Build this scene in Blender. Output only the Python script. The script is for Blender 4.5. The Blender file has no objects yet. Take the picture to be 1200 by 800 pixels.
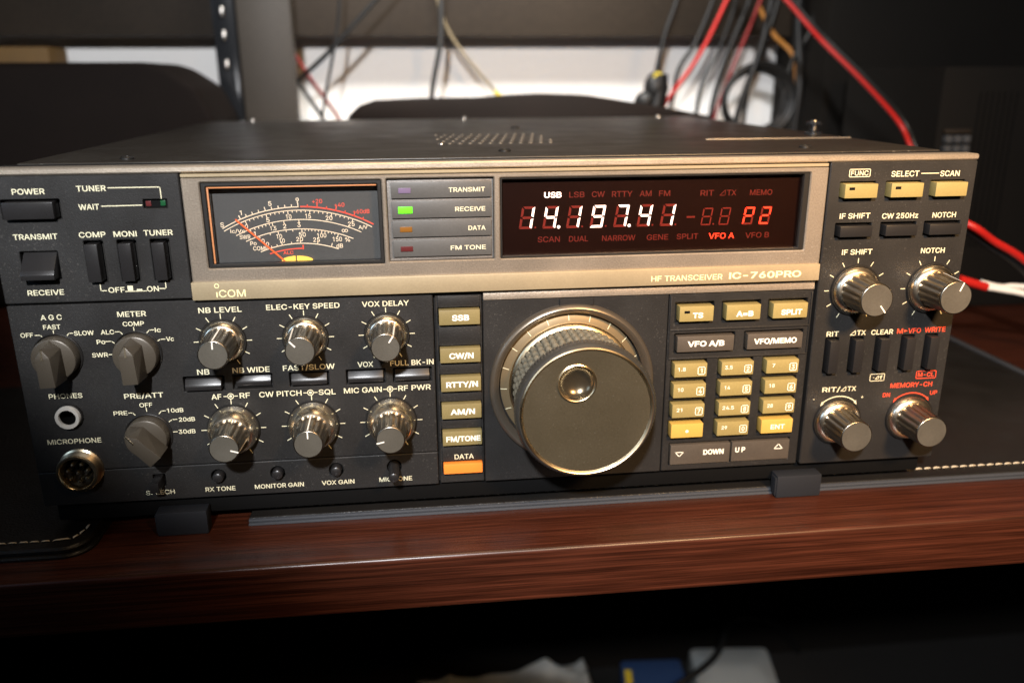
import bpy, bmesh, math, random
from mathutils import Vector, geometry
random.seed(7)
PI = math.pi
S = bpy.context.scene
COL = S.collection
MM = 0.001            # everything below is written in millimetres

# ------------------------------------------------------------------ camera
cam = bpy.data.cameras.new('camera')
camo = bpy.data.objects.new('camera', cam)
COL.objects.link(camo)
camo.location = (-41.84*MM, -359.77*MM, 182.34*MM)
camo.rotation_euler = (1.26724, 0.00450, -0.11683)
cam.sensor_width = 23.5
cam.lens = 983.57/1200*23.5
cam.clip_start = 0.01
cam.clip_end = 50
cam.dof.use_dof = True
cam.dof.focus_distance = 0.372
cam.dof.aperture_fstop = 4.0
S.camera = camo

# ------------------------------------------------------------------ world and lamps
w = bpy.data.worlds.new('World'); S.world = w; w.use_nodes = True
w.node_tree.nodes['Background'].inputs[0].default_value = (1.0, 0.72, 0.45, 1)
w.node_tree.nodes['Background'].inputs[1].default_value = 0.004

def lamp(name, kind, loc, target, power, color, size=0.05, angle=60, blend=0.3, sizey=None):
    l = bpy.data.lights.new(name, kind)
    l.energy = power; l.color = color
    if kind == 'SPOT':
        l.spot_size = math.radians(angle); l.spot_blend = blend; l.shadow_soft_size = size
    else:
        l.shape = 'RECTANGLE'; l.size = size; l.size_y = sizey or size
    o = bpy.data.objects.new(name, l); COL.objects.link(o)
    o.location = [v*MM for v in loc]
    d = Vector(target) - Vector(loc)
    o.rotation_euler = d.to_track_quat('-Z', 'Y').to_euler()
    return o
# camera flash: high in front, the edge of its cone crosses the lower left of the radio
lamp('flash_lamp', 'SPOT', (-150, -720, 530), (110, 0, 480), 56, (0.97, 0.975, 1.0), 0.022, 76.4, 0.10)
# warm room lamp in front on the right
lamp('room_lamp', 'AREA', (290, -640, 520), (180, 0, 125), 0.95, (1.0, 0.60, 0.27), 0.10).data.spread = math.radians(46)
# warm ceiling lamp above the radio
lamp('ceiling_light', 'AREA', (130, -90, 900), (150, 20, 0), 0.36, (1.0, 0.70, 0.40), 0.6, sizey=0.3).data.spread = math.radians(60)
# added cool fill from the far left, tints the left side blue
lamp('cool_fill', 'AREA', (-900, -520, 420), (-120, 0, 100), 0.14, (0.50, 0.72, 1.0), 0.35).data.spread = math.radians(60)
# added fill behind the radio, out of view, brightens the wall
lamp('wall_fill', 'AREA', (60, 400, 500), (60, 660, 150), 3.0, (1.0, 0.96, 0.90), 0.4, sizey=0.1).data.spread = math.radians(110)

S.view_settings.view_transform = 'Standard'
S.view_settings.look = 'None'
S.view_settings.exposure = 0
S.view_settings.gamma = 1
S.render.engine = 'CYCLES'
S.cycles.use_denoising = True
S.cycles.max_bounces = 8
S.cycles.transparent_max_bounces = 12

# ------------------------------------------------------------------ materials
def mat(name, col, rough=0.5, metal=0.0, bump=0.0, bscale=1500, emit=None, estr=0.0, spec=0.5, var=0.0, vscale=60, coat=0.0, rvar=0.0, dust=0.0):
    m = bpy.data.materials.new(name); m.use_nodes = True
    nt = m.node_tree; b = nt.nodes['Principled BSDF']
    b.inputs['Base Color'].default_value = (*col, 1)
    b.inputs['Roughness'].default_value = rough
    b.inputs['Metallic'].default_value = metal
    b.inputs['Specular IOR Level'].default_value = spec
    if coat: b.inputs['Coat Weight'].default_value = coat; b.inputs['Coat Roughness'].default_value = 0.12
    tc = nt.nodes.new('ShaderNodeTexCoord')
    if bump or var or rvar:
        n = nt.nodes.new('ShaderNodeTexNoise'); n.inputs['Scale'].default_value = bscale; n.inputs['Detail'].default_value = 2
        nt.links.new(tc.outputs['Object'], n.inputs['Vector'])
    if bump:
        bp = nt.nodes.new('ShaderNodeBump'); bp.inputs['Strength'].default_value = bump; bp.inputs['Distance'].default_value = 0.0002
        nt.links.new(n.outputs['Fac'], bp.inputs['Height']); nt.links.new(bp.outputs['Normal'], b.inputs['Normal'])
    if var:
        n2 = nt.nodes.new('ShaderNodeTexNoise'); n2.inputs['Scale'].default_value = vscale; n2.inputs['Detail'].default_value = 5
        nt.links.new(tc.outputs['Object'], n2.inputs['Vector'])
        ad = nt.nodes.new('ShaderNodeMath'); ad.operation = 'ADD'
        nt.links.new(n.outputs['Fac'], ad.inputs[0]); nt.links.new(n2.outputs['Fac'], ad.inputs[1])
        r = nt.nodes.new('ShaderNodeMapRange'); r.inputs[1].default_value = 0.6; r.inputs[2].default_value = 1.4
        r.inputs[3].default_value = 1-var; r.inputs[4].default_value = 1+var
        nt.links.new(ad.outputs[0], r.inputs[0])
        mx = nt.nodes.new('ShaderNodeVectorMath'); mx.operation = 'SCALE'
        mx.inputs[0].default_value = col; nt.links.new(r.outputs[0], mx.inputs['Scale'])
        nt.links.new(mx.outputs[0], b.inputs['Base Color'])
    if dust:
        nd = nt.nodes.new('ShaderNodeTexNoise'); nd.inputs['Scale'].default_value = 1100; nd.inputs['Detail'].default_value = 1
        nm = nt.nodes.new('ShaderNodeTexNoise'); nm.inputs['Scale'].default_value = 22; nm.inputs['Detail'].default_value = 4
        nt.links.new(tc.outputs['Object'], nd.inputs['Vector']); nt.links.new(tc.outputs['Object'], nm.inputs['Vector'])
        ml = nt.nodes.new('ShaderNodeMath'); ml.operation = 'MULTIPLY_ADD'; ml.inputs[1].default_value = 0.35
        nt.links.new(nm.outputs['Fac'], ml.inputs[0]); nt.links.new(nd.outputs['Fac'], ml.inputs[2])
        rd = nt.nodes.new('ShaderNodeMapRange'); rd.inputs[1].default_value = 0.86; rd.inputs[2].default_value = 0.94; rd.inputs[3].default_value = 0; rd.inputs[4].default_value = dust
        nt.links.new(ml.outputs[0], rd.inputs[0])
        mixd = nt.nodes.new('ShaderNodeMix'); mixd.data_type = 'RGBA'; nt.links.new(rd.outputs[0], mixd.inputs['Factor'])
        ci = b.inputs['Base Color']
        if ci.is_linked:
            src = ci.links[0].from_socket; nt.links.new(src, mixd.inputs['A'])
        else: mixd.inputs['A'].default_value = (*col, 1)
        mixd.inputs['B'].default_value = (0.45, 0.42, 0.36, 1)
        nt.links.new(mixd.outputs['Result'], ci)
    if rvar:
        n3 = nt.nodes.new('ShaderNodeTexNoise'); n3.inputs['Scale'].default_value = 45; n3.inputs['Detail'].default_value = 6
        nt.links.new(tc.outputs['Object'], n3.inputs['Vector'])
        r3 = nt.nodes.new('ShaderNodeMapRange'); r3.inputs[1].default_value = 0.3; r3.inputs[2].default_value = 0.7
        r3.inputs[3].default_value = max(0.03, rough-rvar); r3.inputs[4].default_value = rough+rvar
        nt.links.new(n3.outputs['Fac'], r3.inputs[0]); nt.links.new(r3.outputs[0], b.inputs['Roughness'])
    if emit:
        b.inputs['Emission Color'].default_value = (*emit, 1); b.inputs['Emission Strength'].default_value = estr
    return m

M = {}
M['panel'] = mat('panel_plastic', (0.0165, 0.0157, 0.0150), 0.44, spec=0.42, dust=0.05, bump=0.35, bscale=1800, var=0.35, vscale=25, rvar=0.07)
M['frame'] = mat('frame_black', (0.012, 0.011, 0.010), 0.4, bump=0.2, bscale=1600)
M['dark'] = mat('recess_black', (0.004, 0.004, 0.004), 0.75, spec=0.08)
M['cover'] = mat('cover_paint', (0.024, 0.0205, 0.0165), 0.34, spec=0.4, dust=0.15, bump=0.3, bscale=1400, var=0.25, vscale=15, rvar=0.06)
M['bezel'] = mat('bezel_bronze', (0.25, 0.21, 0.165), 0.40, metal=0.45, dust=0.35, bump=0.35, bscale=1500, var=0.3, vscale=40)
M['band'] = mat('band_gold', (0.33, 0.265, 0.165), 0.45, metal=0.25, bump=0.08, bscale=1200, var=0.1)
M['trim'] = mat('trim_silver', (0.66, 0.57, 0.46), 0.38, metal=0.85, bump=0.25, bscale=1500, var=0.2)
M['letter'] = mat('ink_cream', (0.70, 0.655, 0.45), 0.5)
M['letter_white'] = mat('ink_white', (0.86, 0.82, 0.70), 0.5)
M['letter_gold'] = mat('ink_yellow', (0.92, 0.82, 0.42), 0.5)
M['letter_red'] = mat('ink_red', (0.80, 0.075, 0.03), 0.5)
M['key_mode'] = mat('key_olive', (0.205, 0.165, 0.070), 0.42, bump=0.06, var=0.12, vscale=50)
M['key'] = mat('key_gold', (0.275, 0.215, 0.080), 0.42, bump=0.06, var=0.10, vscale=50)
M['key_amber'] = mat('key_amber', (0.52, 0.335, 0.075), 0.42, bump=0.06, var=0.08)
M['key_dark'] = mat('key_brown', (0.070, 0.058, 0.046), 0.4, bump=0.1, var=0.15)
M['key_orange'] = mat('key_orange', (0.88, 0.24, 0.035), 0.38)
M['button'] = mat('button_black', (0.016, 0.015, 0.015), 0.3, bump=0.05, rvar=0.06)
M['chrome'] = mat('collar_chrome', (0.92, 0.82, 0.66), 0.26, metal=1.0, rvar=0.05)
M['knob'] = mat('knob_metal', (0.25, 0.222, 0.182), 0.31, metal=1.0)
M['cap'] = mat('cap_grey', (0.088, 0.080, 0.064), 0.46, metal=0.2, bump=0.12, bscale=1500, var=0.15, vscale=90, rvar=0.08)
M['caprim'] = mat('rim_dark', (0.10, 0.085, 0.065), 0.22, metal=0.9)
M['selector'] = mat('selector_taupe', (0.070, 0.058, 0.043), 0.36, metal=0.25, bump=0.1, rvar=0.06)
M['line'] = mat('pointer_white', (0.85, 0.80, 0.70), 0.4)
M['goldring'] = mat('ring_gold', (0.78, 0.64, 0.42), 0.34, metal=1.0, rvar=0.1, bump=0.05, bscale=700)
M['dialring'] = mat('dial_ring', (0.16, 0.135, 0.105), 0.32, metal=0.7, bump=0.08)
M['dialdisc'] = mat('dial_disc', (0.21, 0.16, 0.092), 0.38, metal=0.55, bump=0.05)
M['rubber'] = mat('knurl_rubber', (0.135, 0.125, 0.095), 0.5, bump=0.1, var=0.2, vscale=80)
M['rim'] = mat('rim_black', (0.028, 0.027, 0.024), 0.42, bump=0.1)
M['dialface'] = mat('dial_face', (0.070, 0.059, 0.038), 0.34, metal=0.35, bump=0.08, bscale=1300, var=0.22, vscale=26, rvar=0.12, dust=0.12)
M['bowl'] = mat('bowl_bronze', (0.16, 0.13, 0.085), 0.2, metal=0.85)
M['meterface'] = mat('meter_face', (0.066, 0.063, 0.058), 0.5, var=0.12, vscale=30)
M['scale'] = mat('scale_cream', (0.86, 0.72, 0.52), 0.5, emit=(1, 0.58, 0.28), estr=0.28)  # emission paints the meter lamp's light onto the print
M['scale_red'] = mat('scale_red', (0.75, 0.09, 0.05), 0.5, emit=(1, 0.08, 0.04), estr=0.20)  # red print, lamp light put in as emission
M['needle'] = mat('needle_red', (0.85, 0.12, 0.03), 0.4, emit=(1, 0.16, 0.03), estr=0.35)  # emission stands for lamp light on the needle
M['lampy'] = mat('meter_lamp', (0.9, 0.6, 0.1), 0.4, emit=(1, 0.45, 0.03), estr=0.8)
M['glow'] = mat('lamp_glow', (0.6, 0.25, 0.1), 0.4, emit=(1, 0.28, 0.08), estr=0.12)  # orange glow from the meter lamp, given as emission
M['indicator'] = mat('indicator_grey', (0.085, 0.083, 0.079), 0.42, metal=0.1, bump=0.1, var=0.12)
M['ind_edge'] = mat('indicator_edge', (0.17, 0.16, 0.15), 0.4, metal=0.3, bump=0.3, var=0.3)
M['led_green'] = mat('led_green_lit', (0.1, 0.6, 0.02), 0.3, emit=(0.10, 1.0, 0.01), estr=0.85)
M['led_violet'] = mat('led_off_violet', (0.16, 0.12, 0.20), 0.2)
M['led_amber'] = mat('led_off_amber', (0.20, 0.085, 0.015), 0.25)
M['led_red'] = mat('led_off_red', (0.09, 0.018, 0.018), 0.25)
M['led_dgreen'] = mat('led_off_green', (0.01, 0.07, 0.025), 0.25)
M['screen'] = mat('screen_black', (0.0065, 0.0016, 0.0007), 0.35, spec=0.3, var=0.3, vscale=25)
M['seg_off'] = mat('segment_off', (0.12, 0.007, 0.0025), 0.5, emit=(1, 0.04, 0.008), estr=0.025)  # switched off; a faint painted glow keeps them visible
M['word_off'] = mat('legend_off', (0.09, 0.0055, 0.002), 0.5, emit=(1, 0.035, 0.008), estr=0.018)  # off as well, with a weaker painted glow
M['seg_white'] = mat('segment_lit', (0.9, 0.9, 0.85), 0.5, emit=(1, 0.93, 0.84), estr=1.7)
M['seg_red'] = mat('segment_red_lit', (0.9, 0.05, 0.02), 0.5, emit=(1, 0.045, 0.015), estr=1.15)
M['nickel'] = mat('nickel', (0.62, 0.52, 0.36), 0.25, metal=1.0, rvar=0.08)
M['jackring'] = mat('jack_white_metal', (0.82, 0.78, 0.70), 0.3, metal=0.5)
M['steel'] = mat('screw_steel', (0.45, 0.43, 0.40), 0.3, metal=1.0)
M['vent'] = mat('vent_metal', (0.30, 0.27, 0.23), 0.4, metal=0.5)
M['foot'] = mat('foot_rubber', (0.013, 0.0145, 0.018), 0.65, spec=0.25, bump=0.2)
M['leather'] = mat('leather_black', (0.011, 0.010, 0.009), 0.36, bump=0.9, bscale=900, rvar=0.08)
M['matedge'] = mat('mat_edge', (0.045, 0.050, 0.058), 0.42, bump=0.5, bscale=500)
M['stitch'] = mat('stitch_thread', (0.62, 0.54, 0.40), 0.7, bump=0.6, bscale=2500)
M['wall'] = mat('wall_paint', (0.80, 0.79, 0.77), 0.7, bump=0.2, bscale=150, var=0.03, vscale=5)
M['shelf'] = mat('shelf_laminate', (0.019, 0.0135, 0.009), 0.6, spec=0.2, bump=0.2, bscale=300, var=0.3, vscale=12)
M['post'] = mat('post_laminate', (0.034, 0.028, 0.022), 0.5, spec=0.3, bump=0.2, bscale=300, var=0.25, vscale=14)
M['gloss'] = mat('gloss_black', (0.012, 0.013, 0.015), 0.12, coat=0.5)
M['brown'] = mat('leather_brown', (0.0060, 0.0034, 0.0024), 0.75, spec=0.12, bump=0.8, bscale=500, var=0.25, vscale=20)
M['tanbox'] = mat('card_tan', (0.11, 0.055, 0.007), 0.7, var=0.15)
M['black'] = mat('cable_black', (0.007, 0.007, 0.007), 0.45, spec=0.3)
M['grey'] = mat('cable_grey', (0.020, 0.020, 0.020), 0.5, spec=0.3)
M['contact'] = mat('terminal_grey', (0.055, 0.055, 0.055), 0.45)
M['red'] = mat('cable_red', (0.38, 0.012, 0.009), 0.4, spec=0.3)
M['darkred'] = mat('cable_dark_red', (0.16, 0.008, 0.007), 0.45, spec=0.3)
M['tan'] = mat('cable_tan', (0.13, 0.10, 0.055), 0.5)
M['yellow'] = mat('plug_yellow', (0.55, 0.42, 0.02), 0.5)
M['orange'] = mat('cable_orange', (0.35, 0.14, 0.02), 0.5)
M['white'] = mat('cable_white', (0.75, 0.73, 0.68), 0.45)
M['cabinet'] = mat('cabinet_black', (0.0045, 0.0035, 0.0025), 0.8, spec=0.15, bump=0.2, var=0.3, vscale=10)
M['floor'] = mat('floor_dark', (0.010, 0.009, 0.008), 0.7, var=0.3, vscale=6)
M['plaswhite'] = mat('plastic_white', (0.26, 0.28, 0.28), 0.45, var=0.1, vscale=15)
M['plasblue'] = mat('plastic_blue', (0.02, 0.045, 0.12), 0.4, var=0.1, vscale=15)

def glass_mat(name, refl, rough, tint):
    m = bpy.data.materials.new(name); m.use_nodes = True
    nt = m.node_tree; nt.nodes.clear()
    o = nt.nodes.new('ShaderNodeOutputMaterial'); mx = nt.nodes.new('ShaderNodeMixShader')
    t = nt.nodes.new('ShaderNodeBsdfTransparent'); t.inputs[0].default_value = (*tint, 1)
    g = nt.nodes.new('ShaderNodeBsdfGlossy'); g.inputs['Roughness'].default_value = rough
    lw = nt.nodes.new('ShaderNodeFresnel'); lw.inputs[0].default_value = refl
    nt.links.new(lw.outputs[0], mx.inputs[0]); nt.links.new(t.outputs[0], mx.inputs[1]); nt.links.new(g.outputs[0], mx.inputs[2])
    nt.links.new(mx.outputs[0], o.inputs[0])
    return m
M['glass'] = glass_mat('clear_pane', 1.35, 0.04, (0.93, 0.94, 0.95))
M['smoke'] = glass_mat('smoked_pane', 1.45, 0.05, (0.97, 0.90, 0.88))

def wood_mat():
    m = bpy.data.materials.new('desk_wood'); m.use_nodes = True
    nt = m.node_tree; b = nt.nodes['Principled BSDF']; L = nt.links
    tc = nt.nodes.new('ShaderNodeTexCoord')
    def noise(sc, scale, det, dist=0.0):
        mp = nt.nodes.new('ShaderNodeMapping'); mp.inputs['Scale'].default_value = sc
        L.new(tc.outputs['Object'], mp.inputs[0])
        n = nt.nodes.new('ShaderNodeTexNoise'); n.inputs['Scale'].default_value = scale; n.inputs['Detail'].default_value = det
        n.inputs['Distortion'].default_value = dist
        L.new(mp.outputs[0], n.inputs['Vector']); return n
    n1 = noise((0.55, 120, 140), 4.0, 6, 0.0)
    n2 = noise((7, 420, 420), 4.0, 3)
    n3 = noise((1.2, 14, 14), 3.0, 3)
    r1 = nt.nodes.new('ShaderNodeValToRGB')
    e = r1.color_ramp.elements
    e[0].position = 0.30; e[0].color = (0.027, 0.0070, 0.0034, 1)
    e[1].position = 0.70; e[1].color = (0.074, 0.0200, 0.0098, 1)
    x = e.new(0.50); x.color = (0.050, 0.0132, 0.0062, 1)
    L.new(n1.outputs['Fac'], r1.inputs[0])
    r2 = nt.nodes.new('ShaderNodeMapRange'); r2.inputs[1].default_value = 0.35; r2.inputs[2].default_value = 0.65; r2.inputs[3].default_value = 0.55; r2.inputs[4].default_value = 1.32
    L.new(n2.outputs['Fac'], r2.inputs[0])
    r3 = nt.nodes.new('ShaderNodeMapRange'); r3.inputs[1].default_value = 0.3; r3.inputs[2].default_value = 0.7; r3.inputs[3].default_value = 0.82; r3.inputs[4].default_value = 1.12
    L.new(n3.outputs['Fac'], r3.inputs[0])
    mu = nt.nodes.new('ShaderNodeMath'); mu.operation = 'MULTIPLY'; L.new(r2.outputs[0], mu.inputs[0]); L.new(r3.outputs[0], mu.inputs[1])
    sc = nt.nodes.new('ShaderNodeVectorMath'); sc.operation = 'SCALE'
    L.new(r1.outputs[0], sc.inputs[0]); L.new(mu.outputs[0], sc.inputs['Scale'])
    L.new(sc.outputs[0], b.inputs['Base Color'])
    rr = nt.nodes.new('ShaderNodeMapRange'); rr.inputs[3].default_value = 0.24; rr.inputs[4].default_value = 0.42
    L.new(n2.outputs['Fac'], rr.inputs[0]); L.new(rr.outputs[0], b.inputs['Roughness'])
    bp = nt.nodes.new('ShaderNodeBump'); bp.inputs['Strength'].default_value = 0.25; bp.inputs['Distance'].default_value = 0.0002
    L.new(n2.outputs['Fac'], bp.inputs['Height']); L.new(bp.outputs[0], b.inputs['Normal'])
    return m
M['wood'] = wood_mat()

# ------------------------------------------------------------------ mesh helpers
def circle(cx, cz, r, n=48): return [(cx+r*math.cos(2*PI*i/n), cz+r*math.sin(2*PI*i/n)) for i in range(n)]
def rrect(x0, x1, z0, z1, r=0.6, n=4):
    r = min(r, (x1-x0)/2-1e-3, (z1-z0)/2-1e-3); p = []
    for cx, cz, a in ((x1-r, z1-r, 0), (x0+r, z1-r, PI/2), (x0+r, z0+r, PI), (x1-r, z0+r, 1.5*PI)):
        for i in range(n+1):
            t = a+PI/2*i/n; p.append((cx+r*math.cos(t), cz+r*math.sin(t)))
    return p
def shape(s, grow=0.0):
    if s[0] == 'c': return circle(s[1], s[2], s[3]+grow)
    return rrect(s[1]-grow, s[2]+grow, s[3]-grow, s[4]+grow, max(0.05, s[5]+grow))
def inside(p, poly):
    c = False; x, z = p; j = len(poly)-1
    for i in range(len(poly)):
        a, b = poly[i], poly[j]
        if (a[1] > z) != (b[1] > z) and x < (b[0]-a[0])*(z-a[1])/(b[1]-a[1])+a[0]: c = not c
        j = i
    return c
def cdt(loops):
    vs = []; es = []
    for lp in loops:
        k = len(vs); n = len(lp); vs += [Vector(p) for p in lp]; es += [(k+i, k+(i+1) % n) for i in range(n)]
    r = geometry.delaunay_2d_cdt(vs, es, [], 0, 1e-5)
    V = [tuple(v) for v in r[0]]; F = []
    for f in r[2]:
        c = (sum(V[i][0] for i in f)/len(f), sum(V[i][1] for i in f)/len(f))
        if inside(c, loops[0]) and not any(inside(c, l) for l in loops[1:]): F.append(tuple(f))
    return V, F

class MB:
    def __init__(s): s.v = []; s.f = []
    def add(s, V, F):
        k = len(s.v); s.v += [tuple(v) for v in V]; s.f += [tuple(i+k for i in f) for f in F]; return s
    def box(s, x0, x1, y0, y1, z0, z1, bev=0.0, seg=2):
        bm = bmesh.new(); bmesh.ops.create_cube(bm, size=1)
        for v in bm.verts: v.co = ((x0+x1)/2+v.co.x*(x1-x0), (y0+y1)/2+v.co.y*(y1-y0), (z0+z1)/2+v.co.z*(z1-z0))
        if bev: bmesh.ops.bevel(bm, geom=bm.edges[:], offset=bev, segments=seg, affect='EDGES', profile=0.6)
        bm.verts.index_update(); s.add([v.co[:] for v in bm.verts], [[v.index for v in f.verts] for f in bm.faces]); bm.free(); return s
    def hull(s, pts, bev=0.0, seg=2):       # convex solid through points, bevelled
        bm = bmesh.new()
        for p in pts: bm.verts.new(p)
        bmesh.ops.convex_hull(bm, input=bm.verts[:])
        bmesh.ops.dissolve_limit(bm, angle_limit=0.02, verts=bm.verts[:], edges=bm.edges[:])
        if bev: bmesh.ops.bevel(bm, geom=bm.edges[:], offset=bev, segments=seg, affect='EDGES', profile=0.6)
        bm.verts.index_update(); s.add([v.co[:] for v in bm.verts], [[v.index for v in f.verts] for f in bm.faces]); bm.free(); return s
    def plate(s, outer, holes, y0, y1, ch=0.35, hch=None):   # y0 is the front
        hch = ch if hch is None else hch
        sh = [shape(outer, -ch)]+[shape(h, hch) for h in holes]
        V, F = cdt(sh); n = len(V)
        s.add([(x, y0, z) for x, z in V], F)
        big = [shape(outer, 0)]+[shape(h, 0) for h in holes]
        V2, F2 = cdt(big); s.add([(x, y1, z) for x, z in V2], [f[::-1] for f in F2])
        for a, b, c in zip(sh, big, [ch]+[hch]*len(holes)):
            n = len(a)
            s.add([(x, y0, z) for x, z in a]+[(x, y0+c, z) for x, z in b]+[(x, y1, z) for x, z in b],
                  [(i, (i+1) % n, n+(i+1) % n, n+i) for i in range(n)]+[(n+i, n+(i+1) % n, 2*n+(i+1) % n, 2*n+i) for i in range(n)])
        return s
    def lathe(s, prof, cx=0, cz=0, n=64, rf=None, cap0=False, cap1=False):   # prof: (radius, y)
        V = []
        for k, (r, y) in enumerate(prof):
            for i in range(n):
                a = 2*PI*i/n; q = r*(rf(k, a) if rf else 1.0); V.append((cx+q*math.sin(a), y, cz+q*math.cos(a)))
        F = [(k*n+i, k*n+(i+1) % n, (k+1)*n+(i+1) % n, (k+1)*n+i) for k in range(len(prof)-1) for i in range(n)]
        if cap0: F.append(tuple(range(n)))
        if cap1: F.append(tuple(range((len(prof)-1)*n, len(prof)*n)))
        return s.add(V, F)
    def tube(s, path, r, n=10, sub=8):
        P = [Vector(p) for p in path]; Q = []
        for i in range(len(P)-1):
            a = P[max(0, i-1)]; b = P[i]; c = P[i+1]; d = P[min(len(P)-1, i+2)]
            for k in range(sub):
                t = k/sub; Q.append(0.5*((2*b)+(c-a)*t+(2*a-5*b+4*c-d)*t*t+(3*b-a-3*c+d)*t**3))
        Q.append(P[-1]); V = []; up = Vector((0.13, 1, 0.21)).normalized()
        for i, q in enumerate(Q):
            t = (Q[min(i+1, len(Q)-1)]-Q[max(i-1, 0)]).normalized()
            x = t.cross(up).normalized(); y = x.cross(t).normalized()
            V += [tuple(q+x*r*math.cos(2*PI*k/n)+y*r*math.sin(2*PI*k/n)) for k in range(n)]
        F = [(i*n+k, i*n+(k+1) % n, (i+1)*n+(k+1) % n, (i+1)*n+k) for i in range(len(Q)-1) for k in range(n)]
        F += [tuple(range(n))[::-1], tuple(range((len(Q)-1)*n, len(Q)*n))]
        return s.add(V, F)
    def ball(s, c, rx, ry, rz, u=14, v=8):
        V = []
        for j in range(v+1):
            t = PI*j/v
            for i in range(u):
                a = 2*PI*i/u; V.append((c[0]+rx*math.sin(t)*math.cos(a), c[1]+ry*math.sin(t)*math.sin(a), c[2]+rz*math.cos(t)))
        return s.add(V, [(j*u+i, j*u+(i+1) % u, (j+1)*u+(i+1) % u, (j+1)*u+i) for j in range(v) for i in range(u)])
    def build(s, name, m, parent=None, at=(0, 0, 0), angle=38):
        bm = bmesh.new(); vs = [bm.verts.new((x*MM, y*MM, z*MM)) for x, y, z in s.v]
        for f in s.f:
            try: bm.faces.new([vs[i] for i in f])
            except ValueError: pass
        bmesh.ops.remove_doubles(bm, verts=bm.verts[:], dist=2e-6)
        bmesh.ops.recalc_face_normals(bm, faces=bm.faces[:])
        me = bpy.data.meshes.new(name); bm.to_mesh(me); bm.free()
        me.materials.append(M[m] if isinstance(m, str) else m)
        me.polygons.foreach_set('use_smooth', [True]*len(me.polygons)); me.set_sharp_from_angle(angle=math.radians(angle))
        return link(name, me, parent, at)

WORLD = {}
def link(name, data, parent, at):
    o = bpy.data.objects.new(name, data); COL.objects.link(o); place(o, parent, at); return o
def place(o, parent, at):
    p = WORLD[parent] if parent else Vector((0, 0, 0))
    o.parent = parent; o.location = (Vector(at)-p)*MM; WORLD[o] = Vector(at)
def off(mb, at):
    return mb
def thing(o, label, cat, group=None, kind=None):
    if label: o['label'] = label
    if cat: o['category'] = cat
    if group: o['group'] = group
    if kind: o['kind'] = kind
    return o
def empty(name, at): return link(name, None, None, at)
def P(name, mb, m, parent, label=None, angle=38):
    """part built from world millimetres"""
    w = WORLD[parent] if parent else Vector((0, 0, 0))
    o = mb.build(name, m, None, (0, 0, 0), angle)
    # mesh is in world mm: keep vertices, origin at the parent's origin
    if parent:
        o.data.transform(__import__('mathutils').Matrix.Translation(-w*MM)); place(o, parent, w)
    if label: o['label'] = label
    return o
def copy_part(o, parent, at, rot=None):
    c = o.copy(); COL.objects.link(c); place(c, parent, at)
    if rot is not None: c.rotation_euler = (0, rot, 0)
    for ch in list(o.children):
        d = ch.copy(); COL.objects.link(d); d.parent = c; WORLD[d] = Vector(at)
    return c

# ------------------------------------------------------------------ lettering
_T = {}
FONT = None
try:        # the plain sans serif that ships inside Blender
    import os
    FONT = bpy.data.fonts.load(os.path.join(bpy.utils.system_resource('DATAFILES'), 'fonts', 'Inter.woff2'))
except Exception:
    FONT = None
def outline(s):
    """closed outlines of a string, as lists of points"""
    cu = bpy.data.curves.new('t', 'FONT'); cu.body = s.replace('I', '\u0399') if FONT else s; cu.font = FONT or cu.font
    o = bpy.data.objects.new('t', cu); COL.objects.link(o); bpy.context.view_layer.update()
    c = o.evaluated_get(bpy.context.evaluated_depsgraph_get()).to_curve(bpy.context.evaluated_depsgraph_get()); loops = []
    for sp in c.splines:
        P_ = []; b = sp.bezier_points; n = len(b)
        for i in range(n):
            a, d = b[i], b[(i+1) % n]
            straight = (a.handle_right-a.co).cross(d.co-a.co).length < 1e-5 and (d.handle_left-d.co).cross(d.co-a.co).length < 1e-5
            for k in range(1 if straight else 5):
                t = k/5; u = 1-t; q = a.co*u**3+a.handle_right*3*u*u*t+d.handle_left*3*u*t*t+d.co*t**3; P_.append((q.x, q.y))
        R_ = []
        for q in P_:
            if not R_ or math.hypot(q[0]-R_[-1][0], q[1]-R_[-1][1]) > 1e-4: R_.append(q)
        while len(R_) > 2 and math.hypot(R_[0][0]-R_[-1][0], R_[0][1]-R_[-1][1]) <= 1e-4: R_.pop()
        foot_bar = FONT and '1' in s and max(q[1] for q in R_) < 0.07 and max(q[0] for q in R_)-min(q[0] for q in R_) > 0.2   # plain figure one
        if len(R_) > 2 and not foot_bar: loops.append(R_)
    o.to_curve_clear(); bpy.data.objects.remove(o); bpy.data.curves.remove(cu)
    return loops
def area2(l): return sum(l[i-1][0]*l[i][1]-l[i][0]*l[i-1][1] for i in range(len(l)))
def winding(p, loops):
    w_ = 0
    for l in loops:
        for i in range(len(l)):
            a, b = l[i-1], l[i]; cr = (b[0]-a[0])*(p[1]-a[1])-(p[0]-a[0])*(b[1]-a[1])
            if a[1] <= p[1] < b[1] and cr > 0: w_ += 1
            elif b[1] <= p[1] < a[1] and cr < 0: w_ -= 1
    return w_
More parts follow.
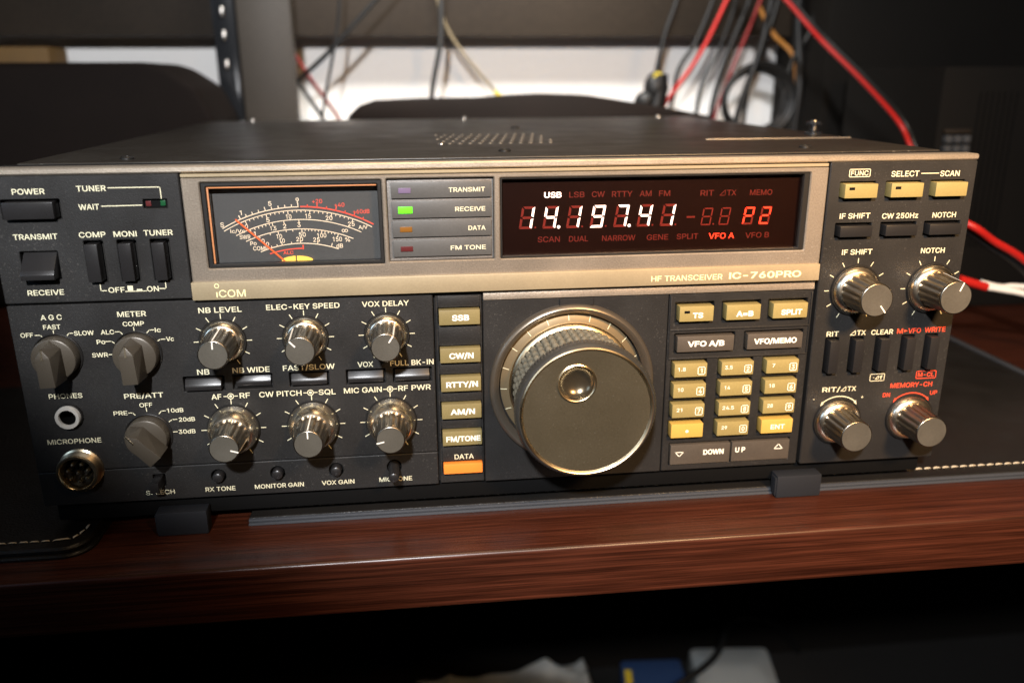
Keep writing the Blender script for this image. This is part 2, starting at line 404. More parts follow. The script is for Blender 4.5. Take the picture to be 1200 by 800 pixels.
def glyphs(s, bold):
    """filled shapes of a string, made bolder by moving each outline outwards"""
    k = (s, bold)
    if k not in _T:
        loops = outline(s); V, F = [], []
        if loops:
            sg = 1 if area2(max(loops, key=lambda l: abs(area2(l)))) > 0 else -1; big = []
            for l in loops:
                n = len(l); r = []
                for i in range(n):
                    a, b, c = Vector(l[i-1]), Vector(l[i]), Vector(l[(i+1) % n]); d0 = (b-a).normalized(); d1 = (c-b).normalized()
                    n0 = Vector((d0.y, -d0.x))*sg; n1 = Vector((d1.y, -d1.x))*sg; m_ = n0+n1
                    m_ = n0 if m_.length < 1e-3 else m_/max(0.5, m_.length_squared/2)
                    r.append(tuple(b+m_*bold))
                big.append(r)
            vs = []; es = []
            for l in big: q = len(vs); vs += [Vector(p_) for p_ in l]; es += [(q+i, q+(i+1) % len(l)) for i in range(len(l))]
            r = geometry.delaunay_2d_cdt(vs, es, [], 0, 1e-6); V = [tuple(v_) for v_ in r[0]]
            for f in r[2]:
                c = (sum(V[i][0] for i in f)/len(f), sum(V[i][1] for i in f)/len(f))
                if winding(c, big) != 0: F.append(tuple(f))
            us = sorted({i for f in F for i in f}); mp = {q: i for i, q in enumerate(us)}
            V = [V[q] for q in us]; F = [tuple(mp[i] for i in f) for f in F]
        _T[k] = (V, F)
    return _T[k]
class Ink:
    """flat print on a panel: x right, z up, at depth y"""
    def __init__(s): s.v = []; s.f = []
    def add(s, V, F):
        k = len(s.v); s.v += V; s.f += [tuple(i+k for i in f) for f in F]
    def text(s, t, xc, zc, w, h, bold=0.011, italic=0.0):
        if t.startswith('dTX') or t.endswith('/dTX') or t == '+df':
            pre = t.split('d')[0]; post = t.split('d')[1]
            n = {'': 0, 'RIT/': 4, '+': 1}[pre]; tot = n+1.2+len(post); u = w/tot; x = xc-w/2
            if pre: s.text(pre, x+n*u/2, zc, n*u*0.94, h, bold)
            x += n*u; s.line([(x, zc-h/2+.15), (x+u*1.05, zc-h/2+.15), (x+u*1.05, zc+h/2), (x, zc-h/2+.15)], 0.32); x += 1.3*u
            s.text(post, x+len(post)*u/2, zc, len(post)*u*0.92, h, bold); return
        if t == 'M>VFO':
            u = w/5.2; s.text('M', xc-w/2+u*.65, zc, u*1.25, h, bold); x = xc-w/2+1.55*u
            s.poly([(x, zc-.62), (x+u*.75, zc), (x, zc+.62)]); s.text('VFO', xc+w/2-u*1.4, zc, u*2.75, h, bold); return
        V, F = glyphs(t, bold); H = glyphs('H', bold)[0]
        if not V: return
        hz = max(z for x, z in H)-min(z for x, z in H); hz0 = min(z for x, z in H)
        x0 = min(x for x, z in V); x1 = max(x for x, z in V)
        sx = w/(x1-x0) if w else h/hz; sz = h/hz
        if t in '-+.': sz = sx = h
        W = (x1-x0)*sx
        if t in '-+.':
            zm = (max(z for x, z in V)+min(z for x, z in V))/2
            s.add([(xc-W/2+(x-x0)*sx, zc+(z-zm)*sz) for x, z in V], F); return
        s.add([(xc-W/2+(x-x0)*sx+italic*((z-hz0)*sz-h/2), zc-h/2+(z-hz0)*sz) for x, z in V], F)
    def line(s, pts, w):
        for (x0, z0), (x1, z1) in zip(pts, pts[1:]):
            l = math.hypot(x1-x0, z1-z0); ux, uz = (x1-x0)/l*w/2, (z1-z0)/l*w/2
            s.add([(x0-ux-uz, z0-uz+ux), (x0-ux+uz, z0-uz-ux), (x1+ux+uz, z1+uz-ux), (x1+ux-uz, z1+uz+ux)], [(0, 1, 2, 3)])
    def poly(s, pts): s.add(list(pts), [tuple(range(len(pts)))])
    def arc(s, cx, cz, r, a0, a1, w, n=40):           # degrees, clockwise from up
        A = [math.radians(a0+(a1-a0)*i/n) for i in range(n+1)]
        V = [(cx+(r+q)*math.sin(a), cz+(r+q)*math.cos(a)) for a in A for q in (-w/2, w/2)]
        s.add(V, [(2*i, 2*i+2, 2*i+3, 2*i+1) for i in range(n)])
    def tick(s, cx, cz, r0, r1, a, w):
        a = math.radians(a); s.line([(cx+r0*math.sin(a), cz+r0*math.cos(a)), (cx+r1*math.sin(a), cz+r1*math.cos(a))], w)
    def frame(s, x0, x1, z0, z1, w): s.line([(x0, z0), (x1, z0), (x1, z1), (x0, z1), (x0, z0)], w)
    def disc(s, cx, cz, r, n=20): s.poly(circle(cx, cz, r, n))
    def build(s, name, m, parent, y):
        """y: world depth of the sheet (mm)"""
        mb = MB(); mb.add([(x, y, z) for x, z in s.v], s.f)
        w = WORLD[parent]
        bm = bmesh.new(); vs = [bm.verts.new(((x-w.x)*MM, (yy-w.y)*MM, (z-w.z)*MM)) for x, yy, z in mb.v]
        for f in mb.f:
            try: bm.faces.new([vs[i] for i in f])
            except ValueError: pass
        for f in bm.faces:
            f.normal_update()
            if f.normal.y > 0: f.normal_flip()
        me = bpy.data.meshes.new(name); bm.to_mesh(me); bm.free(); me.materials.append(M[m])
        o = link(name, me, None, (0, 0, 0)); place(o, parent, w); return o

# ================================================================== SETTING
# desk with the board the radio stands on
DZ = -16.0
desk = empty('desk', (0, 300, DZ))
thing(desk, 'dark reddish brown wood desk with a thick front edge under the radio', 'desk')
P('desktop', MB().box(-900, 900, -36.5, 655, -42.5, DZ, 2.2, 3), 'wood', desk)
P('leg', MB().box(-880, -850, 0, 600, -620, -43, 1.5), 'wood', desk)
P('shade_panel', MB().box(-848, 848, 600, 618, -600, -43), 'cabinet', desk)  # added black panel, keeps the space under the desk dark
P('leg', MB().box(850, 880, 0, 600, -620, -43, 1.5), 'wood', desk)
fl = P('floor', MB().box(-2500, 2500, -1500, 3000, -640, -620), 'floor', None); thing(fl, None, None, kind='structure')
wl = P('wall', MB().box(-1500, 1500, 660, 700, -618, 1200), 'wall', None); thing(wl, 'plain white painted wall behind the desk', 'wall')

# leather mat under the radio, with stitched border
dm = empty('desk_mat', (120, 150, DZ)); thing(dm, 'black leather desk mat with pale stitching, under the radio', 'desk mat')
mt = MB(); mt.box(-124, 376, 1.5, 430, DZ+0.05, DZ+3.3, 1.2, 3); P('mat_sheet', mt, 'leather', dm)
e = MB(); e.box(-124, 376, -0.6, 2.6, DZ+0.02, DZ+1.35, 0.5); e.box(-124, 376, 0.2, 3, DZ+1.55, DZ+2.9, 0.5); P('mat_edge', e, 'matedge', dm)
st = MB()
for i in range(100):
    x = -118+i*5.0
    if x < 366: st.hull([(x+dx, 10.2+dy, DZ+3.25+dz) for dx, dy, dz in ((0, -.2, .0), (0.4, .5, .45), (0.6, -.7, .4), (2.0, .55, .75), (2.2, -.6, .7), (3.7, .7, .4), (3.9, -.45, .45), (4.4, .25, 0))], 0.0)
P('stitching', st, 'stitch', dm)
st2 = MB()
st2.box(368, 373, 9, 420, DZ+3.2, DZ+4.0, 0.35); P('border_seam', st2, 'matedge', dm)

# second leather pad at the left
lp = empty('leather_pad', (-300, 60, DZ)); thing(lp, 'black leather pad with rounded stitched corner at the left of the radio', 'desk mat')
def pad_prism(mb, x0, x1, y0, y1, r, z0, z1, ch):
    a = rrect(x0+ch, x1-ch, y0+ch, y1-ch, r-ch, 10); b = rrect(x0, x1, y0, y1, r, 10); n = len(a)
    V = [(x, y, z1) for x, y in a]+[(x, y, z1-ch) for x, y in b]+[(x, y, z0) for x, y in b]
    F = [tuple(range(n)), tuple(range(2*n, 3*n))]+[(i+k*n, (i+1) % n+k*n, (i+1) % n+(k+1)*n, i+(k+1)*n) for k in (0, 1) for i in range(n)]
    mb.add(V, F)
m1 = MB(); pad_prism(m1, -520, -188.5, -19.5, 200, 12, DZ+0.05, DZ+1.7, 0.7); P('pad_base', m1, 'leather', lp)
m1 = MB(); pad_prism(m1, -519, -190.5, -17.5, 199, 11, DZ+1.9, DZ+4.2, 1.0); P('pad_top', m1, 'leather', lp)
st = MB()
path = [(-515+i*4.6, -10.5) for i in range(68)]+[(-200+1.8, -9.2), (-196.5, -5.8), (-195.2, -1.5), (-195, 3.4)]
for (xa, ya), (xb, yb) in zip(path, path[1:]):
    d = Vector((xb-xa, yb-ya, 0)); n = Vector((-d.y, d.x, 0)).normalized()*0.55; a = Vector((xa, ya, DZ+4.15))
    st.hull([tuple(a+d*.02), tuple(a+d*.92), tuple(a+d*.2+n+Vector((0, 0, .5))), tuple(a+d*.2-n+Vector((0, 0, .5))), tuple(a+d*.75+n+Vector((0, 0, .5))), tuple(a+d*.75-n+Vector((0, 0, .5))), tuple(a+d*.5+Vector((0, 0, .8)))])
P('stitching', st, 'stitch', lp)

# ================================================================== RADIO
R = empty('radio_transceiver', (0, 190, DZ+3.3))
thing(R, 'black and bronze radio transceiver with big tuning dial, gold keys and lit red display', 'radio')
H = 149.0
case = P('case', MB().box(-206, 206, 16, 387, 1, 147.6, 1.5), 'cover', R)
cov = P('top_cover', MB().box(-206.6, 206.6, 19.6, 388, 147.0, 149.3, 0.9, 3), 'cover', R)
v = MB()
for r in range(5):
    for c in range(12):
        x = -27+c*5.4+(2.7 if r % 2 else 0)+0.0; y = 97+r*17.5
        if x < 37: v.ball((x, y, 149.2), 1.25, 2.6, 0.75, 10, 6)
P('vent_grille', v, 'vent', cov)
def screw(x, y, r=3.0, h=1.4, m='frame'):
    b = MB(); n = 20
    V = [(x+r*q*math.cos(2*PI*i/n), y+r*q*math.sin(2*PI*i/n), 149.2+hh) for q, hh in ((1, 0), (1, h*.5), (.72, h), (.3, h), (.26, h*.6)) for i in range(n)]
    b.add(V, [(k*n+i, k*n+(i+1) % n, (k+1)*n+(i+1) % n, (k+1)*n+i) for k in range(4) for i in range(n)]+[tuple(range(4*n, 5*n))])
    return P('screw', b, m, cov)
screw(2, 45); screw(-166, 33); screw(150, 42); screw(30, 235); screw(-172, 381, 2.5, 2.0, 'steel'); screw(4, 381, 2.5, 2.0, 'steel'); screw(172, 375, 2.5, 2.0, 'steel'); screw(-26, 94, 1.4, 1.0, 'steel')
b = MB(); n = 24
for prof in ([(5.2, 149.3), (5.2, 150.4), (4.6, 151.0), (2.4, 151.2), (2.4, 154.6), (4.8, 155.0), (4.8, 156.2), (3.8, 156.9), (1.4, 156.9)],):
    b.add([(199+r*math.cos(2*PI*i/n), 136+r*math.sin(2*PI*i/n), z) for r, z in prof for i in range(n)],
          [(k*n+i, k*n+(i+1) % n, (k+1)*n+(i+1) % n, (k+1)*n+i) for k in range(len(prof)-1) for i in range(n)]+[tuple(range((len(prof)-1)*n, len(prof)*n))])
P('thumb_screw', b, 'gloss', cov)
b = MB(); b.box(198.1, 199.9, 133.6, 138.4, 151.2, 157.6, 0.5); P('screw_pin', b, 'steel', cov)
P('seam_strip', MB().box(121, 206, 103.2, 104.6, 149.2, 149.7, 0.2), 'vent', cov)
fr = P('front_frame', MB().box(-212, 212, 8.6, 19, 0.2, 148.8, 1.2, 3), 'frame', R)
k = MB(); k.plate(('r', -211.4, 211.4, 0.4, 148.6, 0.8), [('r', -127.8, -55.6, 105.0, 142.8, .5), ('r', -5.5, 133.2, 106.5, 142.6, .5), ('c', -194.2, 43.1, 4.6), ('c', -192.8, 18.1, 8.4)], 2.7, 8.5, 0.1); P('inner_frame', k, 'frame', fr)
t = MB(); t.plate(('r', -212, 212, 146.4, 149.2, 1.2), [], -1.8, 6, 0.6); P('trim_strip', t, 'trim', R)
t = MB(); t.plate(('r', -135.6, 141, 144.5, 145.9, 0.3), [], -1.9, 3, 0.3); P('trim_strip', t, 'band', R)

# ---- panels with their openings
LU_H = [('r', -206.3, -183.6, 128.6, 136.9, 0.5), ('r', -202.4, -187.6, 103.9, 115.8, 0.5), ('r', -151.4, -142.0, 132.3, 136.0, 0.3)]
LU_H += [('r', x-3.8, x+3.8, 101.9, 119.7, 0.5) for x in (-173.2, -160.1, -147.0)]
p = MB(); p.plate(('r', -211.6, -136.3, 93.9, 146.2, 0.8), LU_H, -1.2, 2.4, 0.45, 0.25); lu = P('upper_control_panel', p, 'panel', R)
LL_H = [('r', x0, x1, 51.9, 58.9, 0.4) for x0, x1 in ((-144.9, -127.4), (-124.1, -106.8), (-99.6, -82.2), (-74.8, -57.3), (-54.1, -36.7))]
LL_H += [('c', -194.2, 43.1, 4.0), ('c', -192.8, 18.1, 8.0)]
p = MB(); p.plate(('r', -211.6, -35.2, 17.0, 92.9, 0.5), LL_H, -0.8, 2.4, 0.4, 0.2); ll = P('control_panel', p, 'panel', R)
LS_H = [('c', x, 10.4, 3.4) for x in (-134.8, -108.5, -82.1, -55.6)]+[('r', -163.4, -158.0, 7.0, 13.0, 0.5)]
p = MB(); p.plate(('r', -211.6, -35.2, 0.2, 16.5, 0.4), LS_H, -0.5, 2.4, 0.35, 0.2); ls = P('lower_control_panel', p, 'panel', R)
CB = [(78.6, 85.3, 'SSB'), (61.0, 67.7, 'CW/N'), (47.3, 54.2, 'RTTY/N'), (34.0, 41.0, 'AM/N'), (20.7, 27.6, 'FM/TONE'), (5.9, 10.9, None)]
p = MB(); p.plate(('r', -34.3, -13.6, 0.2, 91.6, 0.4), [('r', -33.2, -14.4, a-.5, c+.5, 0.3) for a, c, _ in CB], 0.3, 2.4, 0.3, 0.15); cp = P('mode_panel', p, 'panel', R)
q = MB()
for z0, z1 in ((68.3, 77.4), (54.8, 60.3), (41.6, 46.7), (28.2, 33.4), (11.6, 20.0), (86.0, 91.2)): q.box(-33.1, -14.5, -0.7, 2, z0, z1, 0.3)
P('spacer_blocks', q, 'panel', cp)
p = MB(); p.plate(('r', -13.2, 71.7, 0.2, 88.6, 0.4), [('c', 27.6, 47.4, 34.4)], -0.6, 2.4, 0.35, 0.2); dp = P('dial_panel', p, 'panel', R)
p = MB(); p.plate(('r', 21.2, 36.9, 84.9, 88.4, 0.3), [], -1.5, 0, 0.3); P('panel_tab', p, 'panel', dp)
KX = [(75.3, 90.9), (97.9, 113.4), (119.8, 135.5)]; KZ = [(49.2, 55.8), (39.0, 45.8), (28.9, 35.6), (18.6, 25.6)]
K1 = [(76.2, 92.2), (98.3, 114.5), (120.5, 137.1)]
K2 = [(76.3, 103.4), (109.9, 136.7)]
FH = [('r', a-.9, c+.9, z0-.9, z1+.9, 0.4) for z0, z1 in KZ for a, c in KX]+[('r', a-1.2, c+1.2, 75.0, 84.6, 0.4) for a, c in K1]+[('r', a-1, c+1, 60.2, 69.6, 0.4) for a, c in K2]+[('r', 75.6, 136.4, 3.0, 14.6, 0.4)]
p = MB(); p.plate(('r', 72.2, 140.8, 0.2, 88.4, 0.4), FH, -0.4, 2.4, 0.35, 0.2); fp = P('keypad_panel', p, 'panel', R)
q = MB(); q.box(72.8, 140.3, -1.0, 0, 71.0, 71.9, 0.3); q.box(72.8, 140.3, -1.0, 0, 57.2, 58.0, 0.3); q.box(139.7, 140.4, -1.0, 0, 58.2, 87.5, 0.25); q.box(72.7, 73.4, -1.0, 0, 58.2, 87.5, 0.25); P('key_border', q, 'panel', fp)
KN = [(148.0, 163.3), (169.7, 184.9), (190.9, 206.0)]
RS = [151.9, 164.3, 177.0, 190.0, 202.0]
RH = [('r', a-.7, c+.7, 130.1, 137.7, 0.4) for a, c in KN]+[('r', a-1, c+1, 112.4, 119.2, 0.4) for a, c in ((148.1, 163.4), (169.8, 185.0), (190.9, 206.4))]+[('r', x-3.4, x+3.4, 47.0, 65.0, 0.5) for x in RS]
p = MB(); p.plate(('r', 142.0, 211.7, 0.2, 146.2, 0.9), RH, -1.6, 2.4, 0.45, 0.25); rp = P('right_control_panel', p, 'panel', R)
# bronze bezel round meter, indicators and display
p = MB(); p.plate(('r', -135.6, 141.2, 93.6, 144.2, 0.5), [('r', -128.4, -55.0, 106.6, 142.4, 0.6), ('r', -53.0, -7.8, 107.4, 142.6, 0.4), ('r', -5.2, 133.0, 107.4, 142.2, 0.6)], -2.0, 2.4, 0.5, 0.5); bz = P('display_bezel', p, 'bezel', R)
p = MB(); p.box(-136.0, 141.0, -3.6, 0, 93.5, 101.2, 0.45); nb = P('nameplate_strip', p, 'band', R)
p = MB(); p.hull([(-13, -0.6, 92.8), (140.6, -0.6, 92.8), (-13, 1.5, 92.9), (140.6, 1.5, 92.9), (-13, -1.3, 88.9), (140.6, -1.3, 88.9), (-13, 1.5, 88.7), (140.6, 1.5, 88.7)], 0.3); P('ledge_strip', p, 'bezel', R)
# ---- printing
ink = Ink(); L = ink.text
h1 = 2.25
for s, x, z, wd in (('POWER', -194.8, 140.0, 12.5), ('TUNER', -170.7, 140.8, 11.4), ('WAIT', -172.6, 133.4, 8.0), ('TRANSMIT', -195.1, 121.8, 17.1), ('RECEIVE', -194.8, 98.5, 14.3), ('COMP', -173.0, 122.1, 10.4), ('MONI', -160.1, 122.1, 9.1), ('TUNER', -147.0, 122.3, 11.6), ('OFF', -166.7, 98.7, 6.5), ('ON', -152.1, 98.7, 4.8)): L(s, x, z, wd, h1)
ink.line([(-167.6, 133.6), (-152.0, 133.7)], .36); ink.line([(-164.2, 140.9), (-144.0, 140.9), (-144.0, 136.4)], .36)
ink.line([(-172.9, 101.3), (-172.9, 98.5), (-170.8, 98.5)], .4); ink.line([(-149.3, 98.7), (-146.7, 98.7), (-146.7, 101.4)], .4)
ink.poly([(-162.2, 98.2), (-160.0, 98.2), (-160.0, 100.3), (-162.2, 100.3)]); ink.line([(-163.2, 97.9), (-154.8, 97.9)], .35); ink.poly([(-158.6, 98.0), (-156.4, 98.0), (-156.4, 98.8), (-158.6, 98.8)])
ink.build('lettering', 'letter', lu, -1.32)

ink = Ink(); L = ink.text; h2 = 1.95
for s, x, z, wd, hh in (('A G C', -194.6, 87.7, 8.5, 2.25), ('FAST', -195.0, 83.5, 6.9, h2), ('OFF', -205.5, 80.3, 5.0, h2), ('SLOW', -182.6, 80.4, 8.0, h2), ('METER', -162.2, 88.0, 11.7, 2.3), ('COMP', -162.1, 83.7, 8.7, h2), ('ALC', -173.1, 80.4, 5.4, h2), ('Po', -176.3, 76.2, 3.5, h2), ('SWR', -177.5, 70.4, 6.5, h2), ('Ic', -152.5, 80.6, 2.5, h2), ('Vc', -148.0, 76.4, 3.2, h2),
    ('PHONES', -194.3, 52.5, 13.8, 2.2), ('MICROPHONE', -193.9, 31.3, 22.5, 2.3), ('PRE/ATT', -162.1, 51.1, 16.4, 2.3), ('OFF', -161.8, 46.7, 5.4, h2), ('PRE', -172.9, 43.4, 5.8, h2), ('10dB', -149.8, 43.6, 7.0, h2), ('20dB', -145.3, 39.1, 6.9, h2), ('30dB', -145.9, 33.3, 7.2, h2),
    ('NB LEVEL', -125.9, 88.5, 18.0, 2.35), ('ELEC-KEY SPEED', -91.1, 88.8, 31.1, 2.35), ('VOX DELAY', -55.8, 88.8, 20.4, 2.35), ('NB', -135.9, 60.8, 5.2, 2.45), ('NB WIDE', -115.6, 60.9, 15.9, 2.45), ('FAST/SLOW', -90.7, 61.0, 22.5, 2.45), ('VOX', -66.0, 61.2, 6.9, 2.45), ('FULL BK-IN', -45.4, 61.2, 19.3, 2.45),
    ('AF', -131.6, 49.0, 4.3, 2.5), ('RF', -119.4, 49.1, 4.5, 2.5), ('CW PITCH', -104.0, 49.1, 18.4, 2.5), ('SQL', -83.6, 49.0, 7.5, 2.5), ('MIC GAIN', -67.8, 49.1, 16.8, 2.5), ('RF PWR', -44.7, 49.2, 14.7, 2.5)): L(s, x, z, wd, hh)
for x in (-125.5, -90.9, -55.7):
    ink.arc(x, 49.0, 1.25, 0, 360, .38); ink.disc(x, 49.0, .62); ink.line([(x-2.9, 49), (x-1.4, 49)], .38); ink.line([(x+1.4, 49), (x+2.9, 49)], .38)
for x, z, r0, r1 in ((-126.1, 74.5, 10.2, 12.1), (-91.1, 74.7, 10.2, 12.1), (-55.9, 74.8, 10.2, 12.1), (-125.6, 33.4, 12.0, 13.9), (-90.6, 33.5, 12.0, 13.9), (-55.8, 33.5, 12.0, 13.9)):
    for a in range(-150, 151, 30): ink.tick(x, z, r0, r1, a, .36)
for l in ([(-202.2, 80.1), (-200.1, 80.1), (-199.4, 79.1)], [(-187.2, 80.5), (-188.6, 80.5), (-189.6, 79.4)], [(-194.7, 81.9), (-194.7, 80.7)],
          [(-162.2, 82.1), (-162.2, 80.7)], [(-169.9, 80.4), (-168.0, 80.4), (-167.2, 79.3)], [(-174.3, 76.3), (-172.1, 76.3), (-170.9, 75.4)], [(-173.8, 70.4), (-172.0, 70.4)], [(-154.2, 80.7), (-156.0, 80.7), (-157.1, 79.5)], [(-150.1, 76.4), (-151.9, 76.4), (-153.5, 75.5)],
          [(-161.8, 45.2), (-161.8, 43.8)], [(-169.4, 43.3), (-167.8, 43.3), (-166.9, 42.2)], [(-154.0, 43.6), (-155.6, 43.6), (-156.7, 42.4)], [(-149.6, 39.3), (-151.5, 39.3), (-152.9, 38.4)], [(-151.7, 33.4), (-150.1, 33.4)]): ink.line(l, .36)
ink.build('lettering', 'letter', ll, -0.92)
ink = Ink(); L = ink.text
for s, x, wd in (('RX TONE', -134.6, 13.3), ('MONITOR GAIN', -108.3, 22.0), ('VOX GAIN', -81.7, 14.9), ('MIC TONE', -55.2, 15.1), ('SPEECH', -161.0, 12.6)): L(s, x, 4.15, wd, 2.15)
ink.build('lettering', 'letter', ls, -0.62)
ink = Ink(); ink.text('DATA', -23.0, 13.8, 9.0, 2.5); ink.build('lettering', 'letter', cp, -0.85)

ink = Ink(); L = ink.text; red = Ink()
for s, x, z, wd, hh in (('FUNC', 155.8, 141.4, 8.2, 2.1), ('SELECT', 177.4, 140.8, 13.2, 2.5), ('SCAN', 198.8, 140.6, 9.3, 2.5), ('IF SHIFT', 155.9, 122.4, 14.5, 2.4), ('CW 250Hz', 177.6, 122.0, 17.4, 2.4), ('NOTCH', 199.0, 121.9, 11.4, 2.4), ('IF SHIFT', 159.0, 105.8, 14.6, 2.4), ('NOTCH', 196.0, 105.5, 11.7, 2.4),
    ('RIT', 151.7, 66.9, 6.0, 2.4), ('dTX', 164.3, 67.0, 7.7, 2.4), ('CLEAR', 176.4, 66.9, 11.0, 2.4), ('+df', 176.9, 44.0, 5.3, 1.9), ('RIT/dTX', 158.1, 38.9, 17.4, 2.4), ('-', 145.9, 34.2, 2.4, 3.6), ('+', 170.5, 34.3, 2.4, 3.6)): L(s, x, z, wd, hh)
ink.frame(151.0, 160.7, 139.8, 143.1, .32); ink.frame(173.3, 180.5, 42.3, 45.8, .32); ink.line([(185.2, 140.8), (193.4, 140.8)], .36)
for x, z in ((160.1, 87.9), (197.6, 87.7)):
    for a in range(-150, 151, 30): ink.tick(x, z, 12.9, 14.8, a, .36)
def arrow_arc(k, x, z, r, a0, a1):
    k.arc(x, z, r, a0, a1, .5)
    for a, sg in ((a0, -1), (a1, 1)):
        t = math.radians(a); cx, cz = x+r*math.sin(t), z+r*math.cos(t); tx, tz = sg*math.cos(t), -sg*math.sin(t); nx, nz = math.sin(t), math.cos(t)
        k.poly([(cx+tx*2.0-nx*.6, cz+tz*2.0-nz*.6), (cx+nx*.85, cz+nz*.85), (cx-nx*.85, cz-nz*.85)])
arrow_arc(ink, 158.8, 22.6, 12.6, -40, 40); arrow_arc(red, 196.0, 22.6, 12.6, -40, 40)
for s, x, z, wd, hh in (('M>VFO', 189.9, 67.0, 12.1, 2.4), ('WRITE', 203.1, 67.1, 10.6, 2.4), ('M-CL', 201.9, 44.4, 8.3, 2.1), ('MEMORY-CH', 195.1, 39.4, 21.5, 2.4), ('DN', 182.9, 34.7, 3.7, 2.1), ('UP', 207.3, 34.8, 3.7, 2.1)): red.text(s, x, z, wd, hh)
red.frame(196.9, 207.0, 42.5, 46.2, .32)
ink.build('lettering', 'letter', rp, -1.72); red.build('red_lettering', 'letter_red', rp, -1.72)

ink = Ink(); ink.text('HF TRANSCEIVER', 78.6, 96.7, 32.9, 2.5, 0.006); ink.text('IC-760PRO', 115.1, 97.0, 34.0, 3.0, 0.022)
ink.build('lettering', 'letter_gold', nb, -3.72); ink = Ink(); ink.text('\u0131COM', -120.0, 96.2, 12.0, 3.1, 0.004); ink.arc(-125.55, 99.6, .85, 0, 360, .34)
ink.build('emblem', 'letter_gold', nb, -3.72)

# ---- buttons and switches
def button(name, m, x0, x1, z0, z1, y=-4.0, bev=0.35, y1=1.8):
    b = MB(); b.box(x0, x1, y, y1, z0, z1, bev); return P(name, b, m, R)
def letters(part, m, y, *items, **kw):
    k = Ink()
    for it in items: k.text(*it)
    for f in kw.get('frames', ()): k.frame(*f)
    for f in kw.get('polys', ()): k.line(f, .4)
    return k.build('lettering', m, part, y)
button('power_button', 'button', -204.6, -185.2, 129.3, 136.1, -4.6, 0.5)
b = MB(); b.hull([(x, y, z) for x in (-201.4, -188.3) for y, z in ((2, 115.4), (0.4, 115.4), (-5.6, 108.6), (-6.6, 107.0), (-6.6, 104.8), (2, 104.4))], 0.4); P('rocker_switch', b, 'button', R)
for x in (-173.5, -160.3, -147.2): button('push_switch', 'button', x-2.5, x+2.5, 102.8, 118.5, -4.2)
for i, (x0, x1) in enumerate(((-143.9, -128.6), (-123.0, -107.8), (-98.8, -83.2), (-74.0, -58.4), (-53.2, -37.8))):
    f = -2.8 if i == 0 else (0.6 if i == 1 else -1.4)
    b = MB(); b.hull([(x, y, z) for x in (x0, x1) for y, z in ((2.2, 57.9), (f+1.8, 57.8), (f+.3, 55.4), (f, 54.6), (f, 52.9), (2.2, 52.7))], 0.3); P('push_switch', b, 'button', R)
led = P('indicator_window', MB().box(-151.2, -142.2, 0.2, 1.8, 132.5, 135.8), 'dark', R)
b = MB(); b.box(-150.7, -148.6, -0.2, 0.6, 133.1, 135.2, .1); P('indicator_light', b, 'led_red', led)
b = MB(); b.box(-144.9, -142.9, -0.2, 0.6, 133.2, 135.3, .1); P('indicator_light', b, 'led_dgreen', led)
for z0, z1, s in CB:
    if s:
        k = button('mode_button', 'key_mode', -32.8, -14.7, z0, z1, -3.4, 0.3)
        wd = {'SSB': 7.6, 'CW/N': 10.9, 'RTTY/N': 14.4, 'AM/N': 11.2, 'FM/TONE': 15.8}[s]
        letters(k, 'letter_white', -3.55, (s, -23.3, (z0+z1)/2-.1, wd, 2.7, .03))
    else: button('mode_button', 'key_orange', -32.8, -14.5, z0, z1, -2.6, 0.5)
def led_slot(part, x, z, y):
    b = MB(); b.box(x-1.3, x+1.3, y-.1, y+.4, z-.6, z+.6, .08); P('indicator_slot', b, 'dark', part)
for (a, c), s, wd in zip(K1, ('TS', 'A=B', 'SPLIT'), (4.9, 8.2, 10.0)):
    k = button('function_key', 'key', a, c, 76.1, 83.2, -3.6); letters(k, 'letter_white', -3.75, (s, (a+c)/2+.6, 79.0, wd, 2.6, .03))
    if s == 'TS': led_slot(k, 79.7, 80.6, -3.6)
for (a, c), s, wd in zip(K2, ('VFO A/B', 'VFO/MEMO'), (17.6, 20.8)):
    k = button('function_key', 'key_dark', a, c, 61.1, 68.6, -2.4); letters(k, 'letter_white', -2.55, (s, (a+c)/2+.1, 65.0, wd, 2.7, .03))
LBL = [[('1.8', '1'), ('3.5', '2'), ('7', '3')], [('10', '4'), ('14', '5'), ('18', '6')], [('21', '7'), ('24.5', '8'), ('28', '9')], [(None, '.'), ('29', '0'), (None, 'ENT')]]
for (z0, z1), row in zip(KZ, LBL):
    for (a, c), (s, d) in zip(KX, row):
        am = s is None
        k = button('keypad_key', 'key_amber' if am else 'key', a, c, z0, z1, -3.6, 0.3)
        zc = (z0+z1)/2
        if d == '.':
            kk = Ink(); kk.disc(83.0, 21.9, .75); kk.build('lettering', 'letter_white', k, -3.75)
        elif d == 'ENT': letters(k, 'letter_white', -3.75, ('ENT', 128.0, zc-.2, 7.0, 2.4, .02))
        else:
            bx = c-2.7
            kk = Ink(); kk.text(s, a+3.4 if len(s) < 4 else a+4.6, zc+.7, {1: 1.3, 2: 2.7, 3: 3.7, 4: 5.6}[len(s)], 1.75, .012)
            kk.text(d, bx, zc-.3, 0.9 if d == '1' else 1.45, 2.2, .014); kk.frame(bx-1.65, bx+1.65, zc-2.1, zc+1.5, .34); kk.build('lettering', 'letter_white', k, -3.75)
k = button('tuning_step_key', 'key_dark', 76.2, 105.9, 3.7, 13.9, -1.6); letters(k, 'letter_white', -1.75, ('DOWN', 97.6, 9.6, 10.2, 2.7, .03), polys=[[(78.6, 10.2), (82.6, 10.2), (80.6, 7.9), (78.6, 10.2)]])
k = button('tuning_step_key', 'key_dark', 106.8, 135.9, 3.7, 13.9, -1.6); letters(k, 'letter_white', -1.75, ('U P', 111.0, 9.9, 5.0, 2.7, .03), polys=[[(128.2, 9.4), (132.4, 9.4), (130.3, 11.9), (128.2, 9.4)]])
